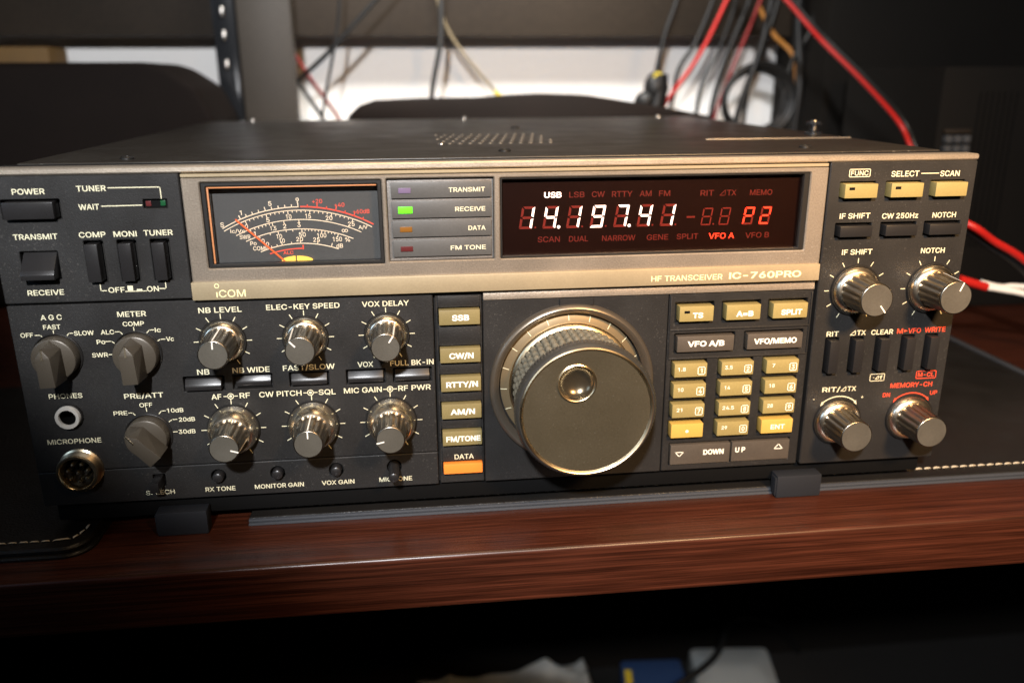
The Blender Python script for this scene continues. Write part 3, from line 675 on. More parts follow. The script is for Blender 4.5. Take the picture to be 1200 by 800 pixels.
for i, (a, c) in enumerate(KN):
    k = button('function_key', 'key', a, c, 130.8, 137.0, -5.2, 0.3)
    if i < 2: led_slot(k, a+3.2, 135.0, -5.2)
for a, c in ((148.1, 163.4), (169.8, 185.0), (190.9, 206.4)): button('push_switch', 'button', a, c, 113.3, 118.2, -4.8, 0.4)
for x in RS: button('push_switch', 'button', x-2.3, x+2.3, 48.1, 64.2, -5.0, 0.4)

# ---- knobs
def knob_set(kind):
    """returns the knob part (fluted body) with collar, cap and pointer line, modelled at its own origin"""
    big = kind == 'large'
    r0, r1, L_, y0, cr, nf = (8.5, 7.7, 19.6, -3.8, 7.2, 16) if big else ((7.2, 6.4, 22.0, -8.0, 5.9, 15) if kind == 'dual' else (7.1, 6.35, 20.2, -3.6, 5.85, 15))
    n = 180; m = 7; prof = [(r0+(r1-r0)*k/m, y0+(-L_+1.1-y0)*k/m) for k in range(m+1)]
    fl_ = [1]*m+[0.7]
    def rf(k, a):
        g = max(0.0, math.cos(nf*a)); return 1-0.055*(fl_[k] if k < len(fl_) else 0)*(0.5+0.5*math.cos(nf*a))**1.3
    prof += [(r1-.02, -L_+.75), (r1-.12, -L_+.3), (r1-.45, -L_), (cr+.02, -L_), (cr-.05, -L_+.25)]
    body = MB().lathe(prof, n=n, rf=rf, cap1=False).build('control_knob', 'knob', None, (0, 0, 0), 50)
    c = MB().lathe([(cr, -L_+.3), (cr-.12, -L_-.02), (cr*.5, -L_+.04), (0.01, -L_+.05)], n=64)
    c.build('cap', 'cap', body)
    k = MB()
    if kind == 'dual':
        k.lathe([(10.8, 0.5), (10.95, -1.2), (10.9, -2.6), (10.6, -4.2), (10.1, -5.6), (9.5, -6.8), (8.9, -7.7), (8.5, -8.1), (8.45, -8.9), (8.1, -9.0), (7.9, -8.4), (6.5, -8.2)], n=72)
    else:
        f = 1.21 if big else 1.0
        k.lathe([(9.2*f, 0.5), (9.25*f, -0.6), (9.15*f, -1.3), (8.9*f, -2.1), (8.5*f, -2.8), (8.0*f, -3.4), (7.5*f, -3.8), (7.1*f, -4.0), (6.6*f, -3.9)], n=72)
    k.build('collar', 'chrome', body)
    rr = 11.3 if kind == 'dual' else (9.75*1.21 if big else 9.75)
    MB().lathe([(rr+.3, 0.2), (rr+.25, -0.9), (rr-.1, -1.35), (rr-.5, -1.3), (rr-.65, -0.2)], n=72).build('base_ring', 'frame', body)
    ln = MB()
    ln.hull([(x, y, z) for x in (-.28, .28) for y, z in ((y0-.3, r0*.985+.08), (-L_+.9, r1*.985+.1), (-L_+.9, r1*.9), (y0-.3, r0*.9))])
    ln.hull([(x, y, z) for x in (-.28, .28) for y, z in ((-L_+1.0, r1*.985+.1), (-L_-.12, r1-.3), (-L_-.12, cr*.46), (-L_+.5, cr*.46), (-L_+.9, r1*.8))])
    ln.build('pointer_line', 'line', body)
    return body
def put_knob(proto, first, x, z, ang, line=True):
    at = (x, -0.8, z)
    if first:
        place(proto, R, at); proto.rotation_euler = (0, math.radians(ang), 0); return proto
    return copy_part(proto, R, at, math.radians(ang))
ks = knob_set('small')
for i, (x, z, a) in enumerate(((-126.1, 74.5, 2), (-91.1, 74.7, -42), (-55.9, 74.8, 33))): put_knob(ks, i == 0, x, z, a)
kd = knob_set('dual')
for i, (x, z, a) in enumerate(((-125.6, 33.4, 108), (-90.6, 33.5, 0), (-55.8, 33.5, -102))): put_knob(kd, i == 0, x, z, a)
kl = knob_set('large')
for i, (x, z, a) in enumerate(((160.1, 87.9, 142), (197.6, 87.7, 22), (158.8, 22.4, 190), (196.0, 22.6, 185))):
    o = put_knob(kl, i == 0, x, z, a); o.location.y -= 0.0008
    if i > 1:       # these two carry no pointer line
        for ch in [c for c in o.children if c.name.startswith('pointer')]: bpy.data.objects.remove(ch)
# round selectors with a raised grip
def selector():
    b = MB().lathe([(9.1, 0.5), (9.1, -4.6), (8.8, -5.4), (8.2, -5.7), (0.01, -5.7)], n=64).build('selector_knob', 'selector', None, (0, 0, 0), 40)
    g = MB(); g.hull([(-4.1, -5.2, -9.0), (4.1, -5.2, -9.0), (4.1, -5.2, 5.0), (-4.1, -5.2, 5.0), (0, -5.2, 8.8), (-3.1, -15.5, -9.0), (3.1, -15.5, -9.0), (2.9, -15.2, 3.6), (-2.9, -15.2, 3.6), (0, -14.6, 7.4)], 0.35); g.build('grip', 'selector', b)
    MB().lathe([(10.2, 0.2), (10.15, -0.7), (9.9, -0.9), (9.5, -0.6), (9.4, 0.2)], n=64).build('base_ring', 'frame', b)
    l = MB(); l.hull([(x, y, z) for x in (-.32, .32) for y, z in ((-15.6, 3.0), (-14.85, 7.2), (-14.3, 7.5), (-14.5, 3.0))]); l.build('pointer_line', 'nickel', b)
    return b
sl = selector()
for i, (x, z, a) in enumerate(((-194.5, 70.6, -2), (-161.9, 70.5, -2), (-162.2, 32.5, -42))): put_knob(sl, i == 0, x, z, a)
# small trim controls in the lower strip
for i, (x, ln) in enumerate(((-134.8, 3.2), (-108.5, 3.2), (-82.1, 3.2), (-55.6, 13.0))):
    b = MB().lathe([(2.5, 2), (2.45, -ln+1.2), (2.2, -ln+.4), (1.5, -ln), (0.01, -ln-.1)], x, 10.4, 32); k = P('trim_knob', b, 'button', R)
b = MB().box(-162.6, -158.8, -9, 2, 7.6, 12.4, 0.5); P('slide_switch', b, 'button', R)
# headphone jack and microphone socket
b = MB().lathe([(5.9, 0), (5.9, -1.6), (5.6, -2.0), (5.3, -2.0)], -194.2, 43.1, 40); jk = P('headphone_jack', b, 'frame', R)
b = MB().lathe([(5.2, -0.5), (5.2, -3.2), (4.9, -3.7), (3.7, -3.7), (3.4, -3.2), (3.4, -2.2)], -194.2, 43.1, 48); P('jack_ring', b, 'jackring', jk)
b = MB().lathe([(3.42, -2.3), (3.3, 6.0), (0.01, 6.0)], -194.2, 43.1, 24); P('jack_bore', b, 'dark', jk)
b = MB().lathe([(9.6, 0), (9.5, -1.4), (8.9, -1.8), (8.6, -2.0), (8.6, -6.5), (8.3, -7.2), (7.4, -7.2), (7.0, -6.6), (6.9, 2.0)], -192.8, 18.1, 64); mc = P('microphone_socket', b, 'nickel', R)
b = MB()
for k in range(5): b.lathe([(8.62, -2.3-k*.85), (8.95, -2.6-k*.85), (8.62, -2.9-k*.85)], -192.8, 18.1, 48)
P('thread', b, 'nickel', mc)
b = MB().lathe([(7.0, 1.0), (0.01, 1.0)], -192.8, 18.1, 32); P('socket_floor', b, 'dark', mc)
for k in range(8):
    a = 2*PI*k/7; rr = 4.2 if k < 7 else 0
    b = MB().lathe([(.85, 1), (.85, -5.2), (.6, -5.8), (.01, -6.0)], -192.8+rr*math.sin(a+.45), 18.1+rr*math.cos(a+.45), 12); P('contact_pin', b, 'nickel', mc)

# ---- main tuning dial
DX, DZc = 27.6, 47.4
b = MB().lathe([(33.9, 3), (33.9, -0.8), (34.6, -1.6), (35.6, -2.9), (36.6, -3.3), (37.6, -2.9), (38.3, -1.8), (38.5, -0.3)], DX, DZc, 96); dr = P('dial_surround', b, 'dialring', R)
b = MB().lathe([(33.1, 3.4), (33.0, 2.0), (28.0, 0.2), (0.01, 0.2)], DX, DZc, 96); sk = P('dial_skirt', b, 'dialdisc', R)
k = MB()
for i in range(20):
    a = math.radians(i*18-3); s_, c_ = math.sin(a), math.cos(a)
    V = []
    for r, y in ((33.0, 1.85), (30.1, 0.85)):
        for sg in (-1, 1): V.append((DX+r*s_+sg*.16*c_, y-.12, DZc+r*c_-sg*.16*s_))
    k.add(V, [(0, 1, 3, 2)])
P('dial_ticks', k, 'letter', sk)
td = P('tuning_dial', MB().lathe([(28.9, 1), (29.4, -0.9), (29.2, -1.7), (28.5, -2.5), (27.2, -2.9)], DX, DZc, 128), 'goldring', R)
# knurled rubber grip: rows of small rounded pads
k = MB(); NA, NR = 52, 4; ya, yb = -2.4, -27.5
V = []; F = []
for j in range(NR*4+1):
    for i in range(NA*4):
        fj = (j % 4) in (1, 2, 3) and (0.85 if (j % 4) != 2 else 1.0); fi = (i % 4) in (1, 2, 3) and (0.85 if (i % 4) != 2 else 1.0)
        up = (fj or 0)*(fi or 0)
        r = 26.5+up*1.7+0.5*j/(NR*4); a = 2*PI*(i+0.0)/(NA*4); y = ya+(yb-ya)*j/(NR*4)
        V.append((DX+r*math.sin(a), y, DZc+r*math.cos(a)))
n4 = NA*4
for j in range(NR*4):
    for i in range(n4): F.append((j*n4+i, j*n4+(i+1) % n4, (j+1)*n4+(i+1) % n4, (j+1)*n4+i))
k.add(V, F); P('knurled_grip', k, 'rubber', td)
k = MB().lathe([(27.4, -27.80), (29.6, -28.60), (30.4, -29.60), (30.6, -31.20), (30.4, -33.80), (29.8, -35.20), (29.1, -35.80), (28.6, -35.70)], DX, DZc, 240, rf=lambda kk, a: 1+(0.006*math.cos(120*a) if kk in (2, 3, 4) else 0)); P('dial_rim', k, 'rim', td)
k = MB().lathe([(28.9, -35.40), (28.8, -36.00), (28.3, -36.40), (27.7, -36.10), (27.4, -35.50), (27.2, -35.40)], DX, DZc, 160); P('rim_ring', k, 'goldring', td)
hx, hz, hr = DX-4.6, DZc+13.2, 8.0
V, F = cdt([circle(DX, DZc, 27.3, 128), circle(hx, hz, hr+.25, 64)])
k = MB().add([(x, -35.50+0.35*(1-((x-DX)**2+(z-DZc)**2)/27.3**2), z) for x, z in V], F); P('dial_face', k, 'dialface', td)
k = MB().lathe([(hr*math.cos(t), -35.40+hr*0.62*math.sin(t)) for t in [PI/2*i/14 for i in range(14)]]+[(0.01, -35.40+hr*.62)], hx, hz, 64); P('finger_dimple', k, 'bowl', td)
k = MB().lathe([(hr+.55, -35.35), (hr+.45, -35.85), (hr, -36.10), (hr-.4, -35.80), (hr-.55, -35.10)], hx, hz, 80); P('dimple_ring', k, 'goldring', td)

# ---- meter
mtp = P('meter', MB().box(-127.6, -55.8, 5.0, 8.0, 105.3, 142.3), 'meterface', R)
p = MB(); p.plate(('r', -128.3, -55.1, 106.7, 142.3, .5), [('r', -126.4, -56.8, 108.2, 140.6, .5)], -1.0, 2.5, .3); P('meter_frame', p, 'frame', mtp)
k = MB(); k.box(-126.0, -57.2, -0.3, 0.4, 139.75, 140.3, .1); k.box(-126.2, -125.5, -0.3, 0.4, 108.4, 140.2, .1); P('lamp_glow', k, 'glow', mtp)  # lamp glow along the window's inner edges, painted as emissive strips
CX = -90.7; ink = Ink(); red = Ink()
def on(r, cz, a): return CX+r*math.sin(math.radians(a)), cz+r*math.cos(math.radians(a))
ink.arc(CX, 67.2, 63.6, -30, 0.3, .36); red.arc(CX, 67.2, 63.7, 0.9, 29.5, .55)
ink.arc(CX, 65.9, 63.5, -29.5, 28.8, .32); ink.arc(CX, 66.7, 58.75, -26.8, 26.2, .32); ink.arc(CX, 65.8, 55.6, -24, 23.8, .32); ink.arc(CX-.0, 69.9, 45.3, -22, 20.5, .34)
for i in range(10):
    a = -22.2+i*(22.4/9.0) if i < 9 else 0.1
    big = i in (0, 4, 9); ink.tick(CX, 67.2, 63.6, 65.2 if big else 64.6, a, .34)
for i in range(7):
    a = 3.6+i*3.55; red.tick(CX, 67.2, 63.6, 65.4 if i % 2 else 64.5, a, .4)
for i in range(26):
    a = -20.5+i*1.66; ink.tick(CX, 65.9, 63.5, 62.0 if i % 5 == 0 else 62.7, a, .3)
for a in (-20.5, -18.6, -16.9, -15.3, -13.8, -12.3, -11.0, -6.2, 0): ink.tick(CX, 66.7, 58.7, 57.2 if a in (-11.0, -6.2, 0) else 57.9, a, .3)
for a in (-17.8, -13.0, -9.4, -5.9, -3.0, 1.0): ink.tick(CX, 65.8, 55.6, 54.1 if a in (-9.4, 1.0) else 54.8, a, .3)
for i in range(11): ink.tick(CX, 65.8, 55.6, 54.2 if i in (5, 10) else 54.9, 2.4+i*1.45, .3)
for a in (-15.5, -12.5, -9.8, -4.8, 0, 9.0, 16.5): ink.tick(CX, 69.9, 45.3, 46.8 if a in (-9.8, 0, 9.0, 16.5) else 46.0, a, .32)
for s, x, z, wd, hh in (('S', -122.5, 123.9, 1.5, 1.9), ('1', -114.4, 128.8, 0.8, 1.9), ('5', -102.1, 132.4, 1.4, 1.9), ('9', -90.7, 133.6, 1.4, 2.0), ('Ic/Vc', -116.4, 121.1, 6.2, 1.5), ('0', -112.6, 123.0, 1.3, 1.6), ('5', -103.5, 125.5, 1.4, 1.9), ('10', -94.8, 126.7, 2.4, 1.9), ('15', -86.7, 126.8, 2.4, 1.9), ('20', -78.0, 125.8, 2.9, 1.9), ('25', -68.8, 123.0, 2.9, 1.9), ('A/V', -63.9, 121.5, 4.0, 1.5),
    ('SWR', -113.6, 118.5, 4.6, 1.7), ('1', -109.5, 119.9, .8, 1.6), ('1.5', -101.6, 121.9, 2.6, 1.8), ('2', -96.8, 122.7, 1.4, 1.9), ('3', -90.8, 123.2, 1.4, 1.9), ('Po', -110.4, 115.7, 2.7, 1.7), ('0', -106.3, 116.7, 1.3, 1.6), ('10', -99.4, 118.4, 2.4, 1.9), ('50', -89.7, 119.0, 2.9, 1.9), ('100', -81.6, 118.4, 4.0, 1.9), ('150', -75.1, 116.6, 4.0, 1.9), ('%', -70.8, 116.3, 2.2, 1.7), ('COMP', -107.6, 113.5, 6.4, 1.7), ('0', -104.6, 115.3, 1.3, 1.5), ('10', -98.4, 116.5, 2.4, 1.8), ('20', -91.0, 117.0, 2.9, 1.8), ('25', -83.9, 116.6, 2.9, 1.8), ('dB', -74.3, 113.7, 2.9, 1.8)): ink.text(s, x, z, wd*.97, hh*1.02, .007)
for dx in (-.62, .62): ink.arc(-71.7+dx, 120.2, .58, 0, 360, .26, 16)
for s, x, z, wd in (('+20', -82.5, 133.0, 4.2), ('+40', -73.3, 131.3, 4.2), ('+60dB', -64.3, 128.3, 7.0)): red.text(s, x, z, wd, 1.75, .007)
red.arc(CX, 69.0, 44.0, -17.5, 1.2, .5); red.tick(CX, 69.0, 43.8, 45.2, 1.2, .55); red.text('ALC', -96.2, 111.3, 4.2, 1.4, .012)
ink.build('scale_print', 'scale', mtp, 4.85); red.build('red_scale_print', 'scale_red', mtp, 4.85)
k = Ink(); k.line([(-97.4, 107.6), (-116.4, 126.0)], .62); nd = MB().add([(x, 3.5, z) for x, z in k.v]+[(x, 3.9, z) for x, z in k.v], [(0, 1, 2, 3), (7, 6, 5, 4), (0, 1, 5, 4), (1, 2, 6, 5), (2, 3, 7, 6), (3, 0, 4, 7)]); P('needle', nd, 'needle', mtp)
k = MB()
for x0, x1 in ((-99.0, -93.2), (-92.6, -86.0)):
    n = 12; pts = [(x0+(x1-x0)*i/n, 107.3+2.6*math.sqrt(max(0.0, 1-(((x0+(x1-x0)*i/n)+92.6)/7.2)**2))) for i in range(n+1)]
    pts = pts+[(x1, 106.9), (x0, 106.9)]
    m_ = len(pts); k.add([(x, 3.9, z) for x, z in pts]+[(x, 4.7, z) for x, z in pts], [tuple(range(m_)), tuple(range(m_, 2*m_))]+[(i, (i+1) % m_, m_+(i+1) % m_, m_+i) for i in range(m_)])
P('meter_lamp', k, 'lampy', mtp)
P('glass', MB().box(-126.5, -56.7, -0.75, -0.55, 108.1, 140.7), 'glass', mtp)

# ---- status indicators
ip = P('indicator_panel', MB().box(-52.8, -8.0, 0.2, 2.2, 107.6, 142.4, .1), 'ind_edge', R)
for z0, z1, s, wd, m, lz in ((134.2, 140.9, 'TRANSMIT', 15.5, 'led_violet', 137.5), (125.8, 133.0, 'RECEIVE', 12.9, 'led_green', 129.3), (117.7, 124.8, 'DATA', 7.4, 'led_amber', 121.1), (109.2, 116.5, 'FM TONE', 15.2, 'led_red', 112.7)):
    bp_ = MB(); bp_.box(-51.2, -8.9, -1.1, 0.3, z0, z1, .25); bar = P('indicator_bar', bp_, 'indicator', R)
    k = Ink(); k.text(s, -9.9-1.6-wd/2, lz, wd, 1.9, .012); k.build('lettering', 'letter', bar, -1.22)
    hh = 1.4 if m == 'led_green' else 1.1; ww = 3.0 if m == 'led_green' else 2.6
    l = MB(); l.box(-45.5-ww, -45.5+ww, -1.5, -0.6, lz-hh, lz+hh, .12); P('indicator_light', l, m, bar)

# ---- frequency display
sc = P('display', MB().box(-5.0, 132.8, 2.5, 4.5, 107.0, 142.1), 'screen', R)
p = MB(); p.plate(('r', -5.1, 132.9, 107.5, 142.1, .5), [('r', -4.2, 130.4, 108.3, 141.4, .3)], -1.2, 2.3, .25); P('display_frame', p, 'frame', sc)
SEG = {'8': 'abcdefg', '1': 'bc', '4': 'fgbc', '9': 'abcdfg', '7': 'abc', 'P': 'abefg', '2': 'abged'}
def seg7(kon, koff, ch, x, z, w_, h_, t, sl_):
    def q(u, v_): return (x+u*w_+sl_*v_, z+v_*h_)
    e_ = t/w_; f_ = t/h_; g = .10*t
    S7 = {'a': [(.08, 1), (.97, 1), (.97-e_, 1-f_), (.08+e_, 1-f_)], 'd': [(.08+e_*.4, f_), (.97-e_, f_), (.97, 0), (.03, 0)], 'g': [(e_*.7, .5), (e_*1.2, .5+f_*.5), (1-e_*1.2, .5+f_*.5), (1-e_*.7, .5), (1-e_*1.2, .5-f_*.5), (e_*1.2, .5-f_*.5)],
          'f': [(0, .97), (e_, .97-f_), (e_, .5+f_*.7), (0, .53)], 'e': [(0, .03), (0, .47), (e_, .5-f_*.7), (e_, f_+.02)],
          'b': [(1, .98), (1-e_, .97-f_*.6), (1-e_, .5+f_*.7), (1, .53)], 'c': [(1, .02), (1, .47), (1-e_, .5-f_*.7), (1-e_, f_*.7)]}
    for s, pts in S7.items():
        lit = s in SEG[ch] if ch else False
        tgt = kon if lit else koff
        if tgt is not None: tgt.poly([q(*p_) for p_ in pts])
won, off_, ron = Ink(), Ink(), Ink()
for i, (ch, x, dot) in enumerate((('1', 3.3, 0), ('4', 13.7, 1), ('1', 24.2, 0), ('9', 34.8, 0), ('7', 45.4, 1), ('4', 56.0, 0), ('1', 66.5, 0))):
    seg7(won, off_, ch, x, 119.4-.03*i, 5.7, 9.8, 1.05, 1.6)
    (won if dot else off_).disc(x+7.3, 120.0-.03*i, .72 if dot else .42)
for x in (85.3, 93.6): seg7(None, off_, None, x, 119.1, 4.6, 7.8, .62, 1.1)
off_.disc(91.3, 119.6, .4); off_.line([(79.2, 123.0), (82.2, 123.0)], .8)
seg7(ron, off_, 'P', 104.6, 119.0, 4.7, 7.9, .85, 1.1); seg7(ron, off_, '2', 112.4, 119.0, 4.7, 7.9, .85, 1.1)
word = Ink(); won.text('USB', 18.3, 134.0, 7.6, 2.5, .02); ron.text('VFO A', 95.5, 114.2, 12.0, 2.6, .015)
for s, x, z, wd in (('LSB', 28.9, 133.9, 6.8), ('CW', 38.4, 133.9, 5.8), ('RTTY', 49.1, 133.8, 9.3), ('AM', 59.6, 133.8, 5.4), ('FM', 68.2, 133.7, 5.1), ('RIT', 87.6, 133.5, 6.2), ('dTX', 97.2, 133.4, 7.6), ('MEMO', 112.5, 133.3, 10.4), ('SCAN', 16.7, 114.6, 9.9), ('DUAL', 30.0, 114.5, 8.6), ('NARROW', 48.2, 114.4, 15.2), ('GENE', 65.9, 114.3, 9.9), ('SPLIT', 79.7, 114.3, 10.0), ('VFO B', 112.3, 114.1, 11.2)): word.text(s, x, z, wd, 2.5, .012)
off_.build('unlit_segments', 'seg_off', sc, 2.38); word.build('unlit_legends', 'word_off', sc, 2.38); won.build('white_digits', 'seg_white', sc, 2.3); ron.build('red_digits', 'seg_red', sc, 2.3)
P('display_window', MB().box(-4.3, 130.5, 0.2, 0.5, 108.2, 141.5), 'smoke', sc)

# ---- feet
P('shade_rail', MB().box(-208, 208, 3, 30, -9.2, 0.9, 1.0), 'dark', R)  # added under the radio to shade the mat stitching
for x0, x1 in ((129.3, 152.8), (-164, -140.8)):
    b = MB(); b.box(x0+.6, x1, -5.2, 2.5, DZ+.1, -4.2, 0.9); b.box(x0, x0+1.6, -4.4, 1, DZ+1.2, -5.4, .5); P('foot', b, 'foot', R)
for x0, x1 in ((129.3, 152.8), (-164, -140.8)):
    b = MB(); b.box(x0, x1, 340, 365, DZ+3.4, 1.2, 0.9); P('foot', b, 'foot', R)

# ================================================================== BEHIND THE RADIO
o = P('wall_shelf', MB().box(-900, 445, 612, 632, 226, 620, 1.5), 'shelf', None); thing(o, 'dark brown hutch panel hanging across the white wall', 'shelf')
post = empty('shelf_post', (-195, 570, DZ)); thing(post, 'brown grey upright post with glossy black edge, left of centre behind the radio', 'post')
P('board', MB().box(-210, -157, 560, 580, DZ+.1, 620, 1.5), 'post', post); P('edge_strip', MB().box(-233, -211, 556, 582, DZ+.1, 620, 2.5), 'gloss', post)
for z in (246, 224, 196):
    b = MB(); b.ball((-223, 555.5, z), 2.6, 1.6, 5.5, 14, 8); P('shelf_pin', b, 'steel', post)
o = P('leather_case', MB().hull([(x, y, z) for y in (430, 540) for x, z in ((-620, DZ+.2), (-620, 189), (-610, 197), (-266, 197), (-250, 192), (-226, 176), (-214, 150), (-190, DZ+.2))], 6, 3), 'brown', None); thing(o, 'large dark brown leather case with slanted corner at the left behind the radio', 'case')
k = MB(); pr = [(-104, DZ+.2), (-104, 138), (-99, 150), (-90, 158), (-76, 162.5), (-30, 164.2), (23, 164.5), (60, 167), (90, 168), (130, 166.5), (160, 162), (205, 155), (252, 146), (258, 138), (258, DZ+.2)]
n = len(pr); k.add([(x, y, z) for y in (470, 520) for x, z in pr]+[(x*.985+1, 466, z-2.5) for x, z in pr], [tuple(range(2*n, 3*n)), tuple(range(n, 2*n))]+[(i, (i+1) % n, n+(i+1) % n, n+i) for i in range(n)]+[(i, (i+1) % n, 2*n+(i+1) % n, 2*n+i) for i in range(n)])
o = P('cushion', k, 'brown', None, angle=60); thing(o, 'low dark brown leather cushion with a curved top, behind the middle of the radio', 'cushion')
o = P('storage_box', MB().box(-560, -393, 560, 609, DZ+.1, 214, 2), 'tanbox', None); thing(o, 'tan cardboard box standing against the wall in the left corner', 'box')
k = MB().box(392, 900, 520, 650, DZ+.1, 640, 3); o = P('cabinet', k, 'cabinet', None); thing(o, 'tall black cabinet filling the right side behind the radio', 'cabinet')
k = empty('power_supply', (470, 380, DZ)); thing(k, 'black power supply box with grey terminals to the right of the radio', 'power supply')
P('housing', MB().box(396, 560, 318, 480, DZ+.1, 190, 3), 'cabinet', k)
b = MB()
for i in range(3):
    for j in range(2): b.box(402+i*8, 408+i*8, 312, 319, 121+j*8, 127+j*8, 1)
P('terminal_block', b, 'contact', k)
b = MB(); b.box(401, 425, 314, 319, 136.5, 140, 1); P('terminal_cover', b, 'shelf', k)
b = MB()
for i in range(7): b.box(430+i*5.5, 432.5+i*5.5, 315.5, 319, 40, 170, .6)
P('cooling_fins', b, 'cabinet', k)

def cable(name, pts, r, m, label, grp='cables hanging behind the radio'):
    o = P(name, MB().tube(pts, r), m, None); thing(o, label, 'cable', grp); return o
HG = None
cable('cable', [(-104, 562, 330), (-108, 562, 258), (-117, 562, 210), (-133, 562, 142), (-140, 562, 60)], 1.6, 'black', 'thin black cable hanging just right of the brown post')
cable('cable', [(-20, 552, 310), (-68, 552, 261), (-122, 556, 208), (-162, 575, 176), (-185, 590, 150)], 2.4, 'black', 'black cable slanting down left behind the brown post')
cable('cable', [(-178, 606, 232), (-165, 606, 213), (-145, 606, 180), (-118, 606, 138), (-100, 606, 90)], 1.9, 'darkred', 'red cable slanting down right from the brown post')
cable('cable', [(-178, 600, 212), (-165, 600, 189), (-149, 600, 163), (-135, 600, 139), (-125, 600, 100)], 2.3, 'grey', 'grey cable below the red one beside the brown post')
cable('cable', [(-4, 562, 330), (-6, 562, 262), (-8, 562, 218), (-19, 562, 163), (-25, 562, 80)], 2.7, 'grey', 'dark grey cable hanging straight down in the middle of the wall')
tc_ = empty('cable', (20, 604, 206)); thing(tc_, 'thin tan cable with yellow plug slanting over the white wall', 'cable', 'cables hanging behind the radio')
P('cord', MB().tube([(-16, 604, 300), (-2, 604, 241), (20, 604, 206), (53, 604, 168)], 1.9), 'tan', tc_); P('plug', MB().tube([(52, 604, 169), (58, 604, 163), (66, 604, 150)], 2.6), 'yellow', tc_)
pc = empty('plugged_cable', (225, 562, 190)); thing(pc, 'black cable ending in a thick black plug right of the middle', 'cable', 'cables hanging behind the radio')
P('cord', MB().tube([(255, 562, 330), (242, 562, 264), (230, 562, 226), (222, 562, 184)], 2.8), 'black', pc)
b = MB(); b.ball((222, 558, 172), 14, 10, 17); b.ball((211, 558, 158), 13, 10, 11); b.tube([(224, 558, 186), (224, 558, 160), (216, 558, 140)], 10); P('plug', b, 'black', pc); b = MB(); b.ball((222, 553, 184), 6, 4, 3.5); P('yellow_collar', b, 'yellow', pc)
cable('cable', [(300, 572, 330), (285, 572, 265), (267, 572, 218), (249, 572, 186), (240, 572, 120)], 2.5, 'black', 'black cable hanging between the plugged cable and the slanting red one')
cable('cable', [(320, 562, 320), (297, 562, 264), (269, 562, 205), (234, 562, 155), (220, 562, 120)], 2.1, 'red', 'red cable crossing the white wall right of the black plug')
cable('cable', [(335, 582, 320), (329, 582, 266), (309, 582, 210), (294, 582, 151), (290, 582, 80)], 3.0, 'black', 'black cable in front of the coil, left of it')
cable('cable', [(352, 578, 320), (339, 578, 262), (318, 578, 205), (296, 578, 140), (290, 578, 80)], 1.9, 'darkred', 'dark red cable beside the coiled black cable')
cable('cable', [(340, 530, 320), (332, 530, 262), (323, 530, 208), (303, 530, 140), (298, 530, 60)], 3.6, 'black', 'thick black cable running over the left of the coil')
k = MB()
for j in range(3):
    pts = [(331+(39-2*j)*math.cos(2*PI*i/24), 541+j*5, 158+(37-2.5*j)*math.sin(2*PI*i/24)) for i in range(25)]; k.tube(pts, 3.6, 8, 3)
cable('cable', [(365, 560, 330), (352, 560, 262), (338, 556, 215), (322, 552, 170), (318, 550, 80)], 2.4, 'black', 'black cable passing behind the middle of the coil')
cable('cable', [(322, 590, 330), (316, 590, 262), (300, 590, 210), (281, 590, 165), (276, 588, 80)], 2.2, 'black', 'thin black cable just left of the dark red one')
cable('cable', [(398, 566, 300), (392, 560, 235), (372, 556, 200), (362, 550, 160), (366, 548, 80)], 2.6, 'black', 'black cable bending over the right rim of the coil')
o = P('cable_coil', k, 'black', None); thing(o, 'black cable wound into a round coil against the wall', 'cable coil')
cable('cable', [(350, 612, 260), (369, 608, 229), (391, 600, 206), (385, 570, 173), (382, 562, 120)], 2.6, 'orange', 'orange brown cable right of the coil')
cable('cable', [(372, 560, 320), (376, 560, 235), (381, 555, 183), (379, 552, 133), (378, 550, 60)], 5.0, 'black', 'thick black cable hanging at the edge of the dark cabinet')
tw = empty('twin_lead', (380, 420, 178)); thing(tw, 'red and black twin power lead curving down at the upper right', 'cable')
TW = [(262, 445, 288), (296, 425, 253), (327, 405, 215), (342, 350, 179), (353, 308, 149), (362, 300, 130), (367, 296, 112), (374, 300, 60)]
P('red_wire', MB().tube(TW, 2.1), 'red', tw); P('black_wire', MB().tube([(x+4.3, y+2, z+2.2) for x, y, z in TW], 2.1), 'black', tw)
cable('power_lead', [(300, 190, 98), (319, 152, 90), (339, 150, 78), (367, 150, 62), (420, 150, 20)], 2.5, 'red', 'red lead running down at the right of the radio', 'leads at the right of the radio')
cable('power_lead', [(318, 158, 88), (340, 157, 74), (367, 156, 57), (420, 156, 12)], 2.3, 'black', 'black lead below the red one at the right of the radio', 'leads at the right of the radio')
ww = empty('white_leads', (345, 150, 45)); thing(ww, 'white leads with red sleeves right of the notch knob', 'cable', 'leads at the right of the radio')
P('white_wire', MB().tube([(338, 150, 47), (352, 150, 44.5), (372, 150, 40), (430, 150, 22)], 2.2), 'white', ww); P('white_wire', MB().tube([(338, 154, 49), (354, 156, 45), (372, 158, 44), (430, 160, 34)], 2.0), 'white', ww)
P('red_sleeve', MB().tube([(318, 150, 53), (330, 150, 49.5), (339, 150, 46.8)], 3.0), 'red', ww)
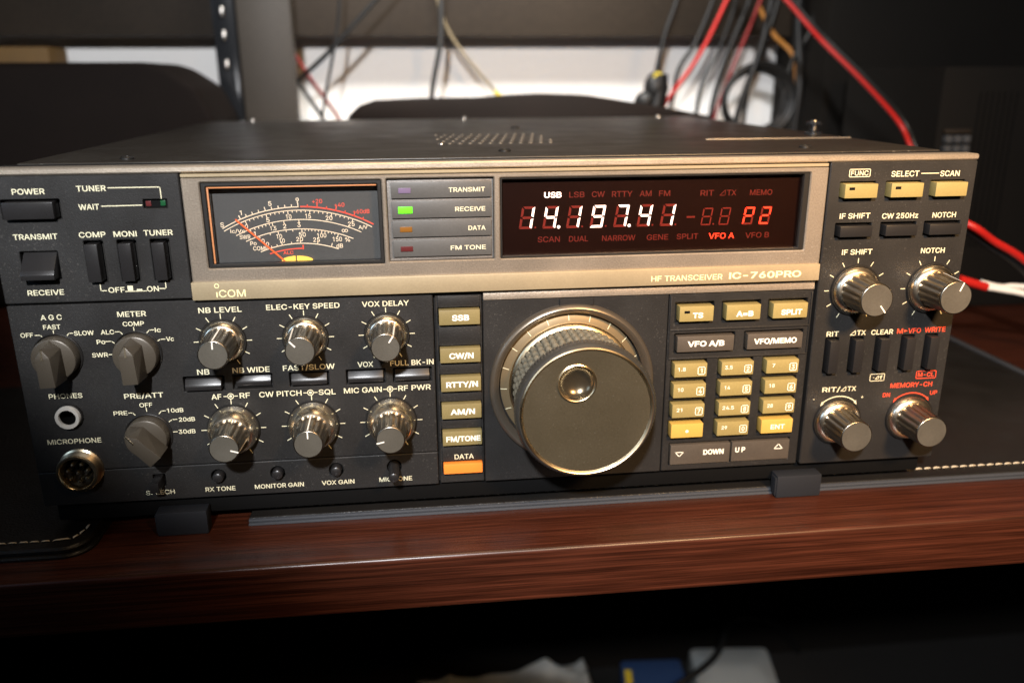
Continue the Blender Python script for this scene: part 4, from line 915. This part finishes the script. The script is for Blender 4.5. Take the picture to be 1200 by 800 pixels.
# ---- on the floor under the desk
def lowbox(name, x0, x1, y0, y1, z, m, label, cat):
    k = empty(name, ((x0+x1)/2, (y0+y1)/2, -620)); thing(k, label, cat)
    return k
k = MB(); NX, NY = 46, 16; V = []
rnd = random.Random(3)
ridge = [(rnd.uniform(-90, 175), rnd.uniform(440, 500), rnd.uniform(0, PI), rnd.uniform(3, 7), rnd.uniform(7, 16)) for _ in range(46)]
for j in range(NY+1):
    for i in range(NX+1):
        u, v = i/NX, j/NY; x, y = -90+255*u, 425+95*v
        e_ = min(1, u*9, (1-u)*14)*min(1, v*5, (1-v)*5)
        z = -556+34*e_+14*u
        for rx, ry, ra, rh, rw in ridge:
            d = abs((x-rx)*math.sin(ra)-(y-ry)*math.cos(ra)); t_ = abs((x-rx)*math.cos(ra)+(y-ry)*math.sin(ra))
            z += e_*rh*max(0, 1-d/rw)*max(0, 1-t_/45)
        V.append((x, y, max(-619.5, z-75*(1-e_))))
n = NX+1
k.add(V, [(j*n+i, j*n+i+1, (j+1)*n+i+1, (j+1)*n+i) for j in range(NY) for i in range(NX)])
o = P('plastic_bag', k, 'plaswhite', None, angle=24); thing(o, 'crumpled whitish plastic bag lying on the floor under the desk, left of the blue box', 'bag')
k = lowbox('blue_carton', 175, 270, 400, 500, -500, 'plasblue', 'blue box with a yellow patch between the white boxes under the desk', 'box')
P('carton_body', MB().hull([(x, y, z) for x, y in ((178, 428), (258, 422), (262, 482), (188, 487)) for z in (-619.8, -500)], 5), 'plasblue', k); b = MB(); b.hull([(x, y, z) for x, y in ((185, 444), (193, 443), (197, 467), (189, 468)) for z in (-500.5, -499.4)]); P('yellow_patch', b, 'yellow', k)
k = lowbox('white_case', 280, 400, 400, 500, -490, 'plaswhite', 'white plastic case with a dark latch right of the blue box under the desk', 'case')
P('case_body', MB().hull([(x, y, z) for x, y in ((270, 430), (368, 415), (385, 505), (285, 515)) for z in (-619.8, -512)]+[(300, 470, -505), (350, 465, -505)], 6), 'plaswhite', k); b = MB(); b.box(300, 345, 424, 430, -545, -530, 2); P('latch', b, 'black', k)
cable('floor_cable', [(180, 400, -500), (230, 410, -482), (290, 440, -468), (335, 500, -462), (420, 560, -520), (480, 600, -600)], 4, 'black', 'black cable lying across the blue and white boxes under the desk', 'cables under the desk')
k = P('standby_light', MB().ball((-150, 285, -318), 3, 3, 3), mat('standby_red', (0.3, 0.0, 0.0), 0.4, emit=(1, 0.02, 0.02), estr=0.25), None); bpy.data.objects.remove(k)
